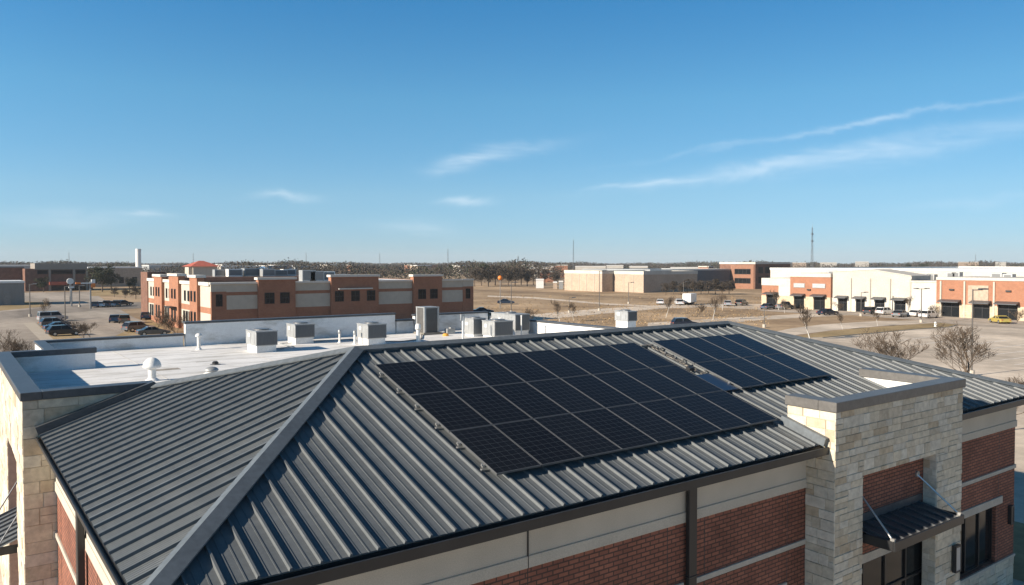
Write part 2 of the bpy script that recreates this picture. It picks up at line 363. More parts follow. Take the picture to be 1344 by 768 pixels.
strip('kerb', [(1034, 445), (1080, 437), (1140, 431), (1200, 427), (1236, 425), (1257, 427), (1246, 430), (1200, 433), (1140, 438.5), (1080, 444)])
for k in range(9):                          # faded bay lines on the big lot
    a = gp(1175 + k * 26, 448 + k * 5.2); b = gp(1260 + k * 30, 437 + k * 5)
    mb = MB(); mb.open = 1; d = (b - a).normalized(); s = Vector((-d.y, d.x, 0)) * .07
    mb.poly([(p.x, p.y, .03) for p in (a - s, b - s, b + s, a + s)]); o = mb.build('bay_line', MARK); o['kind'] = 'structure'
    if o.data.polygons[0].normal.z < 0: o.data.flip_normals()

def bay(a, b, z=.045, w=.06):
    a, b = Vector(a), Vector(b); d = (b - a).normalized(); q = Vector((-d.y, d.x, 0)) * w; mb = MB(); mb.open = 1
    mb.poly([(p.x, p.y, z) for p in (a - q, b - q, b + q, a + q)]); o = mb.build('bay_line', MARK); o['kind'] = 'structure'
    if o.data.polygons[0].normal.z < 0: o.data.flip_normals()
for k in range(20): bay((149.5, 56 + k * 2.75, 0), (154.5, 56 + k * 2.75, 0))
for k in range(9): bay((11.5, 118 + k * 2.8, 0), (16.6, 118 + k * 2.8, 0)); bay((22.5, 122 + k * 2.8, 0), (27.5, 122 + k * 2.8, 0))
# ------------------------------------------------------------------ the building with the metal roof
BL = thing('retail_building', 'brick and stone building with charcoal standing seam hip roof in the foreground', 'building', (15, 17, 0))
RX0, RX1, RY, RZ = 8.05, 21.9, 17.35, 8.65
EX0, EX1, EY, EZ = 1.96, 28.9, 10.42, 6.56
SEAM, SW, SH = .445, .034, .085
def zf(y): return EZ + (y - EY) * (RZ - EZ) / (RY - EY)
def zl(x): return EZ + (x - EX0) * (RZ - EZ) / (RX0 - EX0)
def zr(x): return EZ + (EX1 - x) * (RZ - EZ) / (EX1 - RX1)
nf = Vector((0, -(RZ - EZ), RY - EY)).normalized(); nl = Vector((-(RZ - EZ), 0, RX0 - EX0)).normalized(); nr = Vector((RZ - EZ, 0, EX1 - RX1)).normalized()
def roof():
    mb = MB()
    pl = [((EX0, EY, EZ), (EX1, EY, EZ), (RX1, RY, RZ), (RX0, RY, RZ)),
          ((EX0, EY, EZ), (RX0, RY, RZ), (4.5, 22.4, zl(4.5)), (EX0, 22.4, EZ)),
          ((EX1, EY, EZ), (EX1, 26.15, EZ), (RX1, RY, RZ)),
          ((RX0, RY, RZ), (RX1, RY, RZ), (EX1, 26.15, EZ), (4.5, 26.15, EZ), (4.5, 22.4, zl(4.5)))]
    for i, p in enumerate(pl):
        n = (nf, nl, nr, Vector((0, .23, .97)))[i]
        mb.add(list(p) + [Vector(q) - n * .03 for q in p], [tuple(range(len(p))), tuple(range(len(p), 2 * len(p)))[::-1]] + [(j, (j + 1) % len(p), len(p) + (j + 1) % len(p), len(p) + j) for j in range(len(p))])
    def seam(a, b, n, SH=.050):
        a, b = Vector(a), Vector(b); d = (b - a).normalized(); x = d.cross(n).normalized()
        pr = [(-SW * .75, 0), (-SW * .5, SH), (SW * .5, SH), (SW * .75, 0)]
        vs = [a + x * p + n * q for p, q in pr] + [b + x * p + n * q for p, q in pr]
        mb.add(vs, [(0, 1, 2, 3), (7, 6, 5, 4), (0, 4, 5, 1), (1, 5, 6, 2), (2, 6, 7, 3)])
    def rib(a, b, n, w=.022, h=.007):
        mb.beam(a, b, w, h, n)
    x = 8.30 - 14 * SEAM
    while x < EX1 - .3:
        for k, off in enumerate((0, .145, .29)):
            xx = x + off
            yt = RY if RX0 <= xx <= RX1 else (EY + (xx - EX0) * (RY - EY) / (RX0 - EX0) if xx < RX0 else EY + (EX1 - xx) * (RY - EY) / (EX1 - RX1))
            if xx < EX0 + .1 or yt < EY + .25: continue
            y0 = EY - .015 if not 16.6 < xx < 23 else 10.5
            (seam if k == 0 else rib)((xx, y0, zf(y0)), (xx, yt - .03, zf(yt - .03)), nf)
        x += SEAM
    y = 11.2 - 2 * .455
    while y < 22.38:
        for k, off in enumerate((0, .10, .17, .24, .31, .38)):
            yy = y + off
            if yy > 22.36 or yy < EY + .2: continue
            xt = EX0 + (yy - EY) * (RX0 - EX0) / (RY - EY) if yy < RY else RX0 - (yy - RY) * (RX0 - 4.5) / (22.4 - RY)
            a, b = (EX0 - .015, yy, zl(EX0 - .015)), (xt - .04, yy, zl(xt - .04))
            if k == 0: seam(a, b, nl, .052)
            else: rib(a, b, nl, .016, .005)
        y += .455
    y = 10.9
    while y < 25.8:                                      # right slope
        xt = EX1 - (y - EY) * (EX1 - RX1) / (RY - EY) if y < RY else RX1 + (y - RY) * (EX1 - RX1) / (26.15 - RY)
        seam((EX1, y, EZ), (xt + .04, y, zr(xt + .04)), nr); y += SEAM
    x = 5.0
    nb = Vector((0, RZ - EZ, 26.15 - RY)).normalized()
    while x < 28.4:                                      # rear slope
        ys = RY + .05 if RX0 < x < RX1 else (RY + (RX0 - x) * (22.4 - RY) / (RX0 - 4.5) if x < RX0 else RY + (x - RX1) * (26.15 - RY) / (EX1 - RX1)) + .05
        f = lambda yy: RZ - (yy - RY) * (RZ - EZ) / (26.15 - RY)
        seam((x, 26.1, f(26.1)), (x, ys, f(ys)), nb); x += SEAM
    return mb.build('metal_roof', MT['roof'], BL)
roof_o = roof()
def folded_cap(name, a, b, na, nb_, wa, wb, h=.105):     # bent sheet over a hip or ridge, standing on the seams
    a, b = Vector(a), Vector(b); d = (b - a).normalized()
    ta = d.cross(na).normalized(); tb = d.cross(nb_).normalized()
    m = (na + nb_).normalized()
    if ta.dot(m) > 0: ta = -ta
    if tb.dot(m) > 0: tb = -tb
    mb = MB(); lift = m * (h + .045)
    pa, pb = a + lift, b + lift
    for t, w, n in ((ta, wa, na), (tb, wb, nb_)):
        e0, e1 = a + t * w + n * h, b + t * w + n * h
        mb.quad(pa, pb, e1, e0); mb.quad(e0, e1, e1 - n * .035, e0 - n * .035)
        mb.quad(e0 - n * .035, e1 - n * .035, e1 - n * .035 - t * .02, e0 - n * .035 - t * .02)
        g0, g1 = a + t * (w - .05) + n * (h - .01), b + t * (w - .05) + n * (h - .01)
        mb.quad(g0, g1, g1 - n * h, g0 - n * h)
    return mb.build(name, MT['cap'], roof_o)
nb_ = Vector((0, RZ - EZ, 26.15 - RY)).normalized()
folded_cap('hip_cap', (EX0, EY, EZ), (RX0, RY, RZ), nl, nf, .14, .19)
folded_cap('hip_cap', (EX1, EY, EZ), (RX1, RY, RZ), nr, nf, .15, .13)
folded_cap('hip_cap', (4.55, 22.33, zl(4.55)), (RX0, RY, RZ), nl, nb_, .14, .2)
folded_cap('ridge_cap', (RX0 - .02, RY, RZ), (RX1, RY, RZ), nf, nb_, .12, .22)
# gutter: an open trough outside the eave
def gutter(path_axis, a, b, c, sgn, q=1.0, zb=6.34):
    mb = MB()
    def B(u0, u1, z0, z1):
        if path_axis == 'x': mb.box(a, b, min(c + sgn * u0, c + sgn * u1), max(c + sgn * u0, c + sgn * u1), z0, z1)
        else: mb.box(min(c + sgn * u0, c + sgn * u1), max(c + sgn * u0, c + sgn * u1), a, b, z0, z1)
    B(.15 * q, .165 * q, zb, 6.50); B(.125 * q, .168 * q, 6.50, 6.515); B(.0, .15 * q, zb, zb + .012); B(-.03, 0, zb, 6.52)
    return mb.build('gutter', MT['gutter'], BL)
gutter('x', EX0 - .16, 16.64, EY, -1); gutter('x', 22.97, EX1 + .1, EY, -1); gutter('y', EY + .001, 22.38, EX0, -1, .55, 6.43)
mb = MB(); mb.box(EX0 + .04, 16.64, EY + .03, 10.9, 6.33, 6.35); mb.box(22.97, EX1 - .02, EY + .03, 10.9, 6.33, 6.35); mb.box(EX0 + .04, 2.33, 10.9, 22.38, 6.33, 6.35); mb.build_each('soffit', MT['soffit'], BL)

def wall_grid(mb, axis, c, back, u0, u1, z0, z1, holes):
    us = sorted({u0, u1} | {h[0] for h in holes} | {h[1] for h in holes}); zs = sorted({z0, z1} | {h[2] for h in holes} | {h[3] for h in holes})
    def P(u, z, t): return (u, t, z) if axis == 'x' else (t, u, z)
    for i in range(len(us) - 1):
        for j in range(len(zs) - 1):
            mu, mz = (us[i] + us[i + 1]) / 2, (zs[j] + zs[j + 1]) / 2
            if any(h[0] < mu < h[1] and h[2] < mz < h[3] for h in holes): continue
            for t in (c, back): mb.quad(P(us[i], zs[j], t), P(us[i + 1], zs[j], t), P(us[i + 1], zs[j + 1], t), P(us[i], zs[j + 1], t))
    for h in holes + [(u0, u1, z0, z1)]:
        for (ua, za), (ub, zb) in (((h[0], h[2]), (h[1], h[2])), ((h[1], h[2]), (h[1], h[3])), ((h[1], h[3]), (h[0], h[3])), ((h[0], h[3]), (h[0], h[2]))):
            if za == zb == z0 and h[2] == z0 and h != (u0, u1, z0, z1): continue
            mb.quad(P(ua, za, c), P(ub, zb, c), P(ub, zb, back), P(ua, za, back))
WY, WX0, WX1 = 10.87, 2.3, 28.4
wins = [(24.3, 27.05, 1.25, 3.08), (4.6, 7.2, 1.25, 3.08), (9.2, 11.2, 1.25, 3.08), (13.4, 15.6, 1.25, 3.08)]
mb = MB(); wall_grid(mb, 'x', WY, WY + .3, WX0, WX1, 0, 5.43, wins + [(17.6, 21.8, 0, 3.3)])
mb.box(WX0, WX0 + .3, WY + .301, 22.4, 0, 5.12); mb.box(WX1 - .3, WX1, WY + .301, 44, 0, 5.43); mb.box(27.2, 28.09, 43.7, 44, 0, 5.43); bw = mb.build('brick_wall', MT['brick'], BL)
# control joints: thin dark sealant lines, part of the brick wall
mb = MB()
for x in (4.0, 8.3, 11.87, 13.02, 15.94, 27.21, 23.4): mb.box(x - .008, x + .008, WY - .003, WY, 1.2, 5.43)
for y in (12.4, 16.2, 18.2, 21.6): mb.box(WX0 - .003, WX0, y - .008, y + .008, 1.2, 5.43)
xj = at_y(692.5, WY - .02); mb.box(xj - .009, xj + .009, WY - .048, WY - .0205, 5.43, 6.33)
mb.build('control_joint', MT['dark'], bw)
mb = MB(); mb.box(WX0 - .02, 16.65, WY - .02, WY + .3, 5.65, 6.33); mb.box(22.95, WX1 + .02, WY - .02, WY + .3, 5.65, 6.33); mb.box(WX0 - .02, WX0 + .3, WY + .301, 22.4, 5.36, 6.33); mb.box(WX1 - .3, WX1 + .02, WY + .301, 44, 5.65, 6.33)
mb.build_each('stucco_frieze', MT['eifs'], BL)
mb = MB(); mb.box(WX0 - .045, 16.65, WY - .045, WY + .28, 5.43, 5.648); mb.box(22.95, WX1 + .045, WY - .045, WY + .28, 5.43, 5.648); mb.box(WX0 - .045, WX0 + .28, WY + .302, 22.4, 5.12, 5.358); mb.box(WX1 - .28, WX1 + .045, WY + .281, 44, 5.43, 5.648)
mb.build_each('stucco_band', MT['eifs'], BL, bevel=.01)
mb = MB(); mb.box(WX0 - .05, 12.34, WY - .04, WY + .02, 4.07, 4.19); mb.box(12.62, 16.65, WY - .04, WY + .02, 4.07, 4.19); mb.box(22.95, WX1 + .04, WY - .04, WY + .02, 4.07, 4.19); mb.box(WX0 - .05, WX0, WY + .02, 17.3, 3.95, 4.07); mb.box(WX0 - .05, WX0, 17.65, 22.4, 3.95, 4.07)
mb.build_each('stone_band', MT['trim'], BL, bevel=.008)
mb = MB(); mb.box(22.95, 27.43, WY - .05, WY + .02, 3.09, 3.33); mb.box(4.3, 7.5, WY - .05, WY + .02, 3.09, 3.33); mb.box(8.9, 11.5, WY - .05, WY + .02, 3.09, 3.33); mb.box(13.1, 15.9, WY - .05, WY + .02, 3.09, 3.33)
mb.build_each('window_head', MT['trim'], BL, bevel=.01)
def window(parent, x0, x1, z0, z1, y, n=3, m='frame', g='glass', fr=.06, axis='x', bars=()):
    mb = MB()
    def B(u0, u1, t0, t1, za, zb, mbb): mbb.box(u0, u1, t0, t1, za, zb) if axis == 'x' else mbb.box(t0, t1, u0, u1, za, zb)
    B(x0, x0 + fr, y, y + .1, z0, z1, mb); B(x1 - fr, x1, y, y + .1, z0, z1, mb); B(x0 + fr, x1 - fr, y, y + .1, z0, z0 + fr, mb); B(x0 + fr, x1 - fr, y, y + .1, z1 - fr, z1, mb)
    for k in range(1, n):
        u = x0 + (x1 - x0) * k / n; B(u - fr / 2, u + fr / 2, y + .002, y + .098, z0 + fr, z1 - fr, mb)
    for zb in bars: B(x0 + fr, x1 - fr, y + .004, y + .096, zb - fr / 2, zb + fr / 2, mb)
    f = mb.build('window', MT[m], parent); mb = MB(); B(x0 + fr, x1 - fr, y + .05, y + .06, z0 + fr, z1 - fr, mb); mb.build('pane', MT[g], f); return f
for w in wins: window(BL, *w, WY + .1)
mb = MB(); mb.box(2.6, 28, 11.4, 22, .05, .06); mb.box(2.6, 28, 12.6, 12.7, .06, 6.3); mb.build('interior', mat('dim interior', (.05, .045, .04), .9, var=.2, scale=1), BL)
def downspout(x0, x1, y0, y1, top=6.36):
    mb = MB(); mb.box(x0, x1, y0, y1, .15, top)
    for z in (1.8, 4.3): mb.box(x0 - .015, x1 + .015, y0 - .012, y1 + .001, z, z + .04)
    return mb.build('downspout', MT['gutter'], BL, bevel=.012)
downspout(12.36, 12.6, WY - .16, WY - .05); downspout(2.12, 2.25, 17.36, 17.6)

# random ashlar: real blocks standing slightly proud of the mortar
def stone_tone(r, warm=0):
    t = r.random()
    if t < .08: c = (.51, .42, .30)
    elif t < .26: c = (.555, .485, .375)
    elif t < .7: c = (.60, .53, .41)
    else: c = (.63, .58, .48)
    k = r.uniform(.78, .98); return tuple(x * k for x in c)
def ashlar(mb, P, u0, u1, z0, z1, holes=(), hs=(.17, .22, .27), ws=(.22, .7), seed=1, g=.0035):
    r = random.Random(seed); z = z0
    def block(a, b, c, d):
        for h in holes:
            if a < h[1] - .001 and b > h[0] + .001 and c < h[3] - .001 and d > h[2] + .001:
                if c < h[2]: block(a, b, c, h[2])
                if d > h[3]: block(a, b, h[3], d)
                lo, hi = max(c, h[2]), min(d, h[3])
                if a < h[0]: block(a, h[0], lo, hi)
                if b > h[1]: block(h[1], b, lo, hi)
                return
        if b - a < .04 or d - c < .04: return
        t = r.uniform(.008, .028); e = .008; col = stone_tone(r); a2, b2, c2, d2 = a + g, b - g, c + g, d - g
        j = lambda: r.uniform(-.004, .004)
        v = [P(a2, c2, 0), P(b2, c2, 0), P(b2, d2, 0), P(a2, d2, 0), P(a2 + e, c2 + e, t + j()), P(b2 - e, c2 + e, t + j()), P(b2 - e, d2 - e, t + j()), P(a2 + e, d2 - e, t + j())]
        mb.add(v, [(4, 5, 6, 7), (0, 1, 5, 4), (1, 2, 6, 5), (2, 3, 7, 6), (3, 0, 4, 7)], col)
    while z < z1 - .02:
        h = r.choice(hs); h = z1 - z if z1 - z - h < .12 else h
        u = u0 - r.uniform(0, ws[0] * .8)
        while u < u1 - .001:
            w = r.uniform(*ws)
            if u1 - (u + w) < .12: w = u1 - u
            a, b = max(u, u0), min(u + w, u1)
            if h > .24 and r.random() < .3: block(a, b, z, z + h / 2); block(a, b, z + h / 2, z + h)
            else: block(a, b, z, z + h)
            u += w
        z += h
PF = lambda y: (lambda u, z, t: (u, y - t, z))        # faces the street
PL = lambda x: (lambda u, z, t: (x - t, u, z))        # faces left
# entrance tower on the right
TX0, TX1, TY, TZ = 16.65, 22.95, 10.1, 7.34
mb = MB(); wall_grid(mb, 'x', TY + .02, TY + .36, TX0 + .02, TX1 - .02, 0, TZ, [(17.87, 21.5, 0, 5.67)])
mb.box(TX0 + .02, TX0 + .34, TY + .361, 11.37, 6.2, TZ); mb.box(TX0 + .02, TX0 + .34, TY + .361, WY + .2, 0, 6.2)
mb.box(TX1 - .34, TX1 - .02, TY + .361, 12.88, 6.2, TZ); mb.box(TX1 - .34, TX1 - .02, TY + .361, WY + .2, 0, 6.2)
tower = mb.build('entrance_tower', MT['mortar'], BL)
mb = MB(); ashlar(mb, PF(TY + .02), TX0, TX1, 0, TZ, [(17.87, 21.5, 0, 5.67)], seed=3)
ashlar(mb, PL(TX0 + .02), TY, WY, 0, 6.2, seed=4); ashlar(mb, PL(TX0 + .02), TY, 11.38, 6.2, TZ, seed=5)
ashlar(mb, lambda u, z, t: (21.5 - t * .6, u, z), TY, TY + .36, 0, 5.67, ws=(.36, .37), seed=6)
ashlar(mb, lambda u, z, t: (TX1 - .02 + t, u, z), TY, WY, 0, 6.2, seed=8); ashlar(mb, lambda u, z, t: (TX1 - .02 + t, u, z), TY, 12.88, 6.2, TZ, seed=9)
mb.build('stone_facing', MT['stone'], tower)
mb = MB(); mb.box(TX0 + .342, TX0 + .352, TY + .37, 11.36, 6.6, TZ); mb.box(TX1 - .352, TX1 - .342, TY + .37, 12.87, 6.6, TZ); mb.box(TX0 + .352, TX1 - .352, TY + .362, TY + .372, 6.55, TZ); mb.build_each('parapet_lining', MT['white'], tower)
mb = MB(); mb.box(TX0 - .05, TX1 + .05, TY - .05, TY + .42, TZ, TZ + .235); mb.box(TX0 - .05, TX0 + .4, TY + .421, 11.42, TZ, TZ + .235); mb.box(TX1 - .4, TX1 + .05, TY + .421, 12.94, TZ, TZ + .235)
mb.build('coping', mat('brown bronze coping', (.12, .115, .108), .42, .1, var=.1, scale=1.5, fine=10), tower, bevel=.012)
mb = MB(); mb.beam((TX0 - .07, EY - .1, zf(EY - .1) + .0), (TX0 - .07, 11.5, zf(11.5)), .13, .2, nf); mb.box(22.55, 22.62, 10.5, 12.9, 6.6, 6.95); mb.build_each('step_flashing', MT['cap'], tower)
# recessed entrance: brick infill, lintel, glazed door
IY = TY + .362
mb = MB(); mb.box(17.5, 21.9, IY, IY + .2, 3.52, 5.9); mb.build('brick_infill', MT['brick'], tower)
mb = MB(); mb.box(17.5, 21.9, IY - .03, IY + .2, 3.30, 3.518); mb.build('lintel', MT['trim'], tower)
window(BL, 17.6, 21.8, .05, 3.29, IY + .05, 4, bars=(2.35,))
mb = MB(); mb.box(18.62, 18.66, IY - .02, IY + .03, .95, 1.35); mb.box(20.72, 20.76, IY - .02, IY + .03, .95, 1.35); mb.build('door_handle', MT['silver'], BL)
# entrance canopy hung on two rods
def canopy(parent, fr, m='roof'):
    """fr(a, b, z): a along the wall 0..w, b out from the wall"""
cx0, cx1, cyf, cyb = 17.95, 21.42, 9.35, IY
mb = MB(); mb.box(cx0, cx1, cyf, cyf + .05, 4.02, 4.25); mb.box(cx0, cx0 + .05, cyf + .051, cyb, 4.02, 4.25); mb.box(cx1 - .05, cx1, cyf + .051, cyb, 4.02, 4.25); mb.box(cx0 + .05, cx1 - .05, cyf + .05, cyb, 4.03, 4.05)
can = mb.build('canopy', MT['gutter'], BL, bevel=.008)
mb = MB(); mb.add([(cx0 + .05, cyf + .05, 4.17), (cx1 - .05, cyf + .05, 4.17), (cx1 - .05, cyb, 4.34), (cx0 + .05, cyb, 4.34), (cx0 + .05, cyf + .05, 4.15), (cx1 - .05, cyf + .05, 4.15), (cx1 - .05, cyb, 4.32), (cx0 + .05, cyb, 4.32)],
              [(0, 1, 2, 3), (7, 6, 5, 4), (0, 4, 5, 1), (1, 5, 6, 2), (2, 6, 7, 3), (3, 7, 4, 0)])
for k in range(9):
    x = cx0 + .2 + k * .385; mb.beam((x, cyf + .04, 4.168), (x, cyb, 4.34), .045, .05, (0, -.18, 1))
mb.box(cx0 + .02, cx1 - .02, cyb - .03, cyb - .001, 4.36, 4.56)
mb.build('canopy_roof', MT['coping'], can)
for xa, xb in ((18.3, 18.05), (21.14, 21.36)):
    mb = MB(); mb.tube([(xa, IY - .01, 5.12), (xb, cyf + .12, 4.26)], [.022, .022], 8); mb.tube([(xa, IY, 5.12), (xa, IY - .05, 5.12)], [.085, .085], 12); mb.box(xb - .03, xb + .03, cyf + .06, cyf + .16, 4.2, 4.30); mb.build('rod', MT['silver'], can)
def wall_lamp(x, y, z0, z1, w, m, glow=True):
    mb = MB(); mb.box(x - w / 2, x + w / 2, y - .04, y, z0, z1); mb.box(x - w / 2, x - w / 2 + .03, y - .11, y - .04, z0, z1); mb.box(x + w / 2 - .03, x + w / 2, y - .11, y - .04, z0, z1); mb.box(x - w / 2 + .03, x + w / 2 - .03, y - .11, y - .04, z1 - .05, z1); mb.box(x - w / 2 + .03, x + w / 2 - .03, y - .11, y - .04, z0, z0 + .05)
    o = mb.build('wall_lamp', MT['dark'], BL); mb = MB(); mb.box(x - w / 2 + .03, x + w / 2 - .03, y - .10, y - .041, z0 + .05, z1 - .05); mb.build('lamp_glass', MT[m], o)
wall_lamp(22.52, TY - .03, 2.28, 3.02, .3, 'lamp'); wall_lamp(28.05, WY, 2.3, 2.9, .22, 'dark')
# wainscot of stone along the foot of the walls
mb = MB(); ashlar(mb, PF(WY), WX0, 16.65, 0, 1.16, hs=(.29,), seed=21); mb.build('stone_base', MT['stone'], BL); mb = MB(); ashlar(mb, PF(WY), 22.95, WX1, 0, 1.16, hs=(.29,), seed=22); mb.build('stone_base', MT['stone'], BL); mb = MB(); ashlar(mb, PL(WX0), WY, 22.4, 0, 1.16, hs=(.29,), seed=23); mb.build('stone_base', MT['stone'], BL)
mb = MB(); mb.box(WX0 - .05, 16.65, WY - .05, WY + .09, 1.16, 1.24); mb.box(22.95, WX1 + .04, WY - .05, WY + .09, 1.16, 1.24); mb.box(WX0 - .05, WX0 + .05, WY + .091, 22.4, 1.16, 1.24); mb.build_each('stone_sill', MT['trim'], BL)

# side tower on the left with its roof terrace
LX, LY, LYB, LZ = 1.59, 22.4, 33.0, 7.42
REC = (24.45, 28.0, 0, 5.55)
mb = MB(); wall_grid(mb, 'y', LX + .02, LX + .38, LY + .02, LYB, 0, LZ, [REC]); mb.box(LX + .381, 4.5, LY + .02, LY + .36, 0, LZ); mb.box(LX + .02, 4.7, LYB + .001, LYB + .2, 0, LZ)
ltower = mb.build('side_tower', MT['mortar'], BL)
mb = MB(); ashlar(mb, PF(LY + .02), LX, 4.5, 0, LZ, hs=(.3, .36, .42), ws=(.5, 1.0), seed=31); ashlar(mb, PL(LX + .02), LY, LYB, 0, LZ, [REC], hs=(.3, .36, .42), ws=(.4, 1.0), seed=32)
mb.build('stone_facing', MT['stone'], ltower)
mb = MB(); mb.box(LX + .39, LX + .55, REC[0] - .2, REC[1] + .2, 0, 5.8); mb.build('brick_infill', MT['brick'], ltower)
mb = MB(); ashlar(mb, lambda u, z, t: (u, LYB + .201 + t, z), LX, 4.7, 0, LZ, seed=35); mb.build('stone_facing', MT['stone'], ltower)
mb = MB(); mb.box(LX - .04, LX + .43, LY - .04, LYB + .25, LZ, LZ + .2); mb.box(LX + .431, 4.62, LY - .04, LY + .40, LZ, LZ + .2); mb.box(LX + .431, 4.75, LYB - .15, LYB + .25, LZ, LZ + .2)
mb.build('coping', MT['coping'], ltower, bevel=.012)
mb = MB(); mb.box(LX + .381, LX + .39, LY + .37, LYB - .2, 6.85, LZ); mb.box(LX + .39, 4.7, LYB - .12, LYB - .001, 6.85, LZ); mb.box(LX + .39, 4.5, LY + .361, LY + .37, 6.85, LZ); mb.build_each('parapet_lining', MT['membrane'], ltower)
mb = MB(); mb.beam((EX0 - .05, LY - .1, EZ + .02), (4.6, LY - .1, zl(4.6)), .2, .2, nl); mb.build('step_flashing', MT['coping'], ltower)
mb = MB(); x1 = LX; mb.box(x1 - .50, x1 - .45, 24.7, 27.8, 3.0, 3.22); mb.box(x1 - .449, x1 + .38, 24.7, 24.75, 3.0, 3.22); mb.box(x1 - .449, x1 + .38, 27.75, 27.8, 3.0, 3.22)
can2 = mb.build('canopy', MT['gutter'], ltower)
mb = MB(); mb.add([(x1 - .45, 24.75, 3.17), (x1 - .45, 27.75, 3.17), (x1 + .38, 27.75, 3.5), (x1 + .38, 24.75, 3.5)], [(0, 1, 2, 3)])
for k in range(8): y = 24.9 + k * .385; mb.beam((x1 - .45, y, 3.17), (x1 + .38, y, 3.5), .045, .055, (-.25, 0, 1))
mb.build('canopy_roof', MT['roof'], can2)
for y in (24.95, 27.55):
    mb = MB(); mb.tube([(x1 + .37, y, 4.5), (x1 - .38, y, 3.24)], [.02, .02], 8); mb.build('rod', MT['steel'], can2)

# flat white roof behind the ridge, its parapets and copings
FZ = 6.85
mb = MB(); mb.box(LX + .39, 26.79, 24.0, 39.2, FZ - .2, FZ); mb.box(4.51, 5.2, 22.5, 24.0, FZ - .21, FZ - .001); mb.box(26.8, 28.3, 24.3, 44, 6.1, 6.35); mb.box(26.8, 39, 28.5, 37.5, 6.0, 6.349)
mb.build('flat_roof', MT['membrane'], BL)
mb = MB(); mb.box(27.2, 38.8, 28.7, 37.3, 0, 6.0); mb.box(2.0, 27.0, 39.24, 39.4, 0, 6.6); mb.build_each('rear_wall', MT['brick'], BL)
def parapet(x0, x1, y0, y1, top, cap_over=.05):
    mb = MB(); mb.box(x0, x1, y0, y1, FZ - .6, top - .1); p = mb.build('parapet', MT['membrane'], BL)
    mb = MB(); mb.box(x0 - cap_over, x1 + cap_over, y0 - cap_over, y1 + cap_over, top - .1, top); mb.build('coping', MT['coping'], p, bevel=.01)
    return p
parapet(3.3, 9.27, 38.94, 39.22, 7.45); parapet(3.3, 3.6, 33.3, 38.88, 7.448)
parapet(9.38, 20.45, 38.94, 39.23, 8.0); parapet(20.56, 21.6, 38.94, 39.21, 7.62); parapet(21.71, 26.7, 38.94, 39.22, 7.87)
parapet(26.8, 27.05, 25.3, 38.88, 7.6)
mb = MB()
for x, y, w, d in ((6.2, 30.6, 1.0, .5), (14.2, 32.2, .3, .12), (8.2, 32.4, .8, .06), (10.2, 29.5, .5, .05), (9.0, 36.4, .6, .04)): mb.box(x, x + w, y, y + d, FZ, FZ + .006)
mb.build_each('membrane_patch', mat('roof patch', (.3, .27, .23), .9, var=.3, scale=4), BL)
mb = MB(); r_ = random.Random(5)
for k in range(10):
    y = 25 + k * 1.5; mb.box(4.8, 26.5, y, y + .05, FZ, FZ + .004)
for k in range(5): mb.box(6.2 + k * 4.6, 6.24 + k * 4.6, 25, 38.8, FZ + .0045, FZ + .007)
mb.build('membrane_lap', mat('membrane lap', (.62, .60, .56), .8, var=.25, scale=.7), BL)

# ------------------------------------------------------------------ solar panels
TT = math.atan2(RZ - EZ, RY - EY); TT = .29077
O = Vector((8.0172, 16.2805, CAMZ - 2.32733)); PW, PH = 1.04, 1.69342
us = Vector((1, 0, 0)); vs = Vector((0, -math.cos(TT), -math.sin(TT))); ns = Vector((0, -math.sin(TT), math.cos(TT)))
def make_panel():
    t = thing('solar_panel', 'x', 'solar panel'); w, h, f = PW - .02, PH - .02, .008
    mb = MB(); mb.box(-w / 2, -w / 2 + f, -h / 2, h / 2, -.02, .02); mb.box(w / 2 - f, w / 2, -h / 2, h / 2, -.02, .02); mb.box(-w / 2 + f, w / 2 - f, -h / 2, -h / 2 + f, -.02, .02); mb.box(-w / 2 + f, w / 2 - f, h / 2 - f, h / 2, -.02, .02)
    mb.build('frame', MT['panel_frame'], t)
    mb = MB(); mb.box(-w / 2 + f, w / 2 - f, -h / 2 + f, h / 2 - f, -.016, .0165); mb.build('cells', MT['cells'], t)
    return t
P0 = make_panel(); used = False
ROWN = ('top', 'middle', 'bottom')
for arr, nc, nrw in ((0, 8, 3), (1, 4, 2)):
    for r in range(nrw):
        for c in range(nc):
            p = O + us * ((c + .5) * PW + arr * 9.056) + vs * ((r + .5) * PH) - ns * .02
            lab = '%s solar panel from the left in the %s row of the %s array' % (ORD[c], ROWN[r] if arr == 0 else ('upper', 'lower')[r], 'large near' if arr == 0 else 'small far')
            if c == nc - 1: lab = lab.replace(ORD[c] + ' solar panel from the left', 'rightmost solar panel')
            o = P0 if not used else dup(P0, p); used = True
            o.location = p; o.rotation_euler = (TT, 0, 0); o['label'] = lab; o['group'] = 'black solar panels on the metal roof'
names = ('top', 'second', 'third', 'fourth', 'fifth', 'bottom')
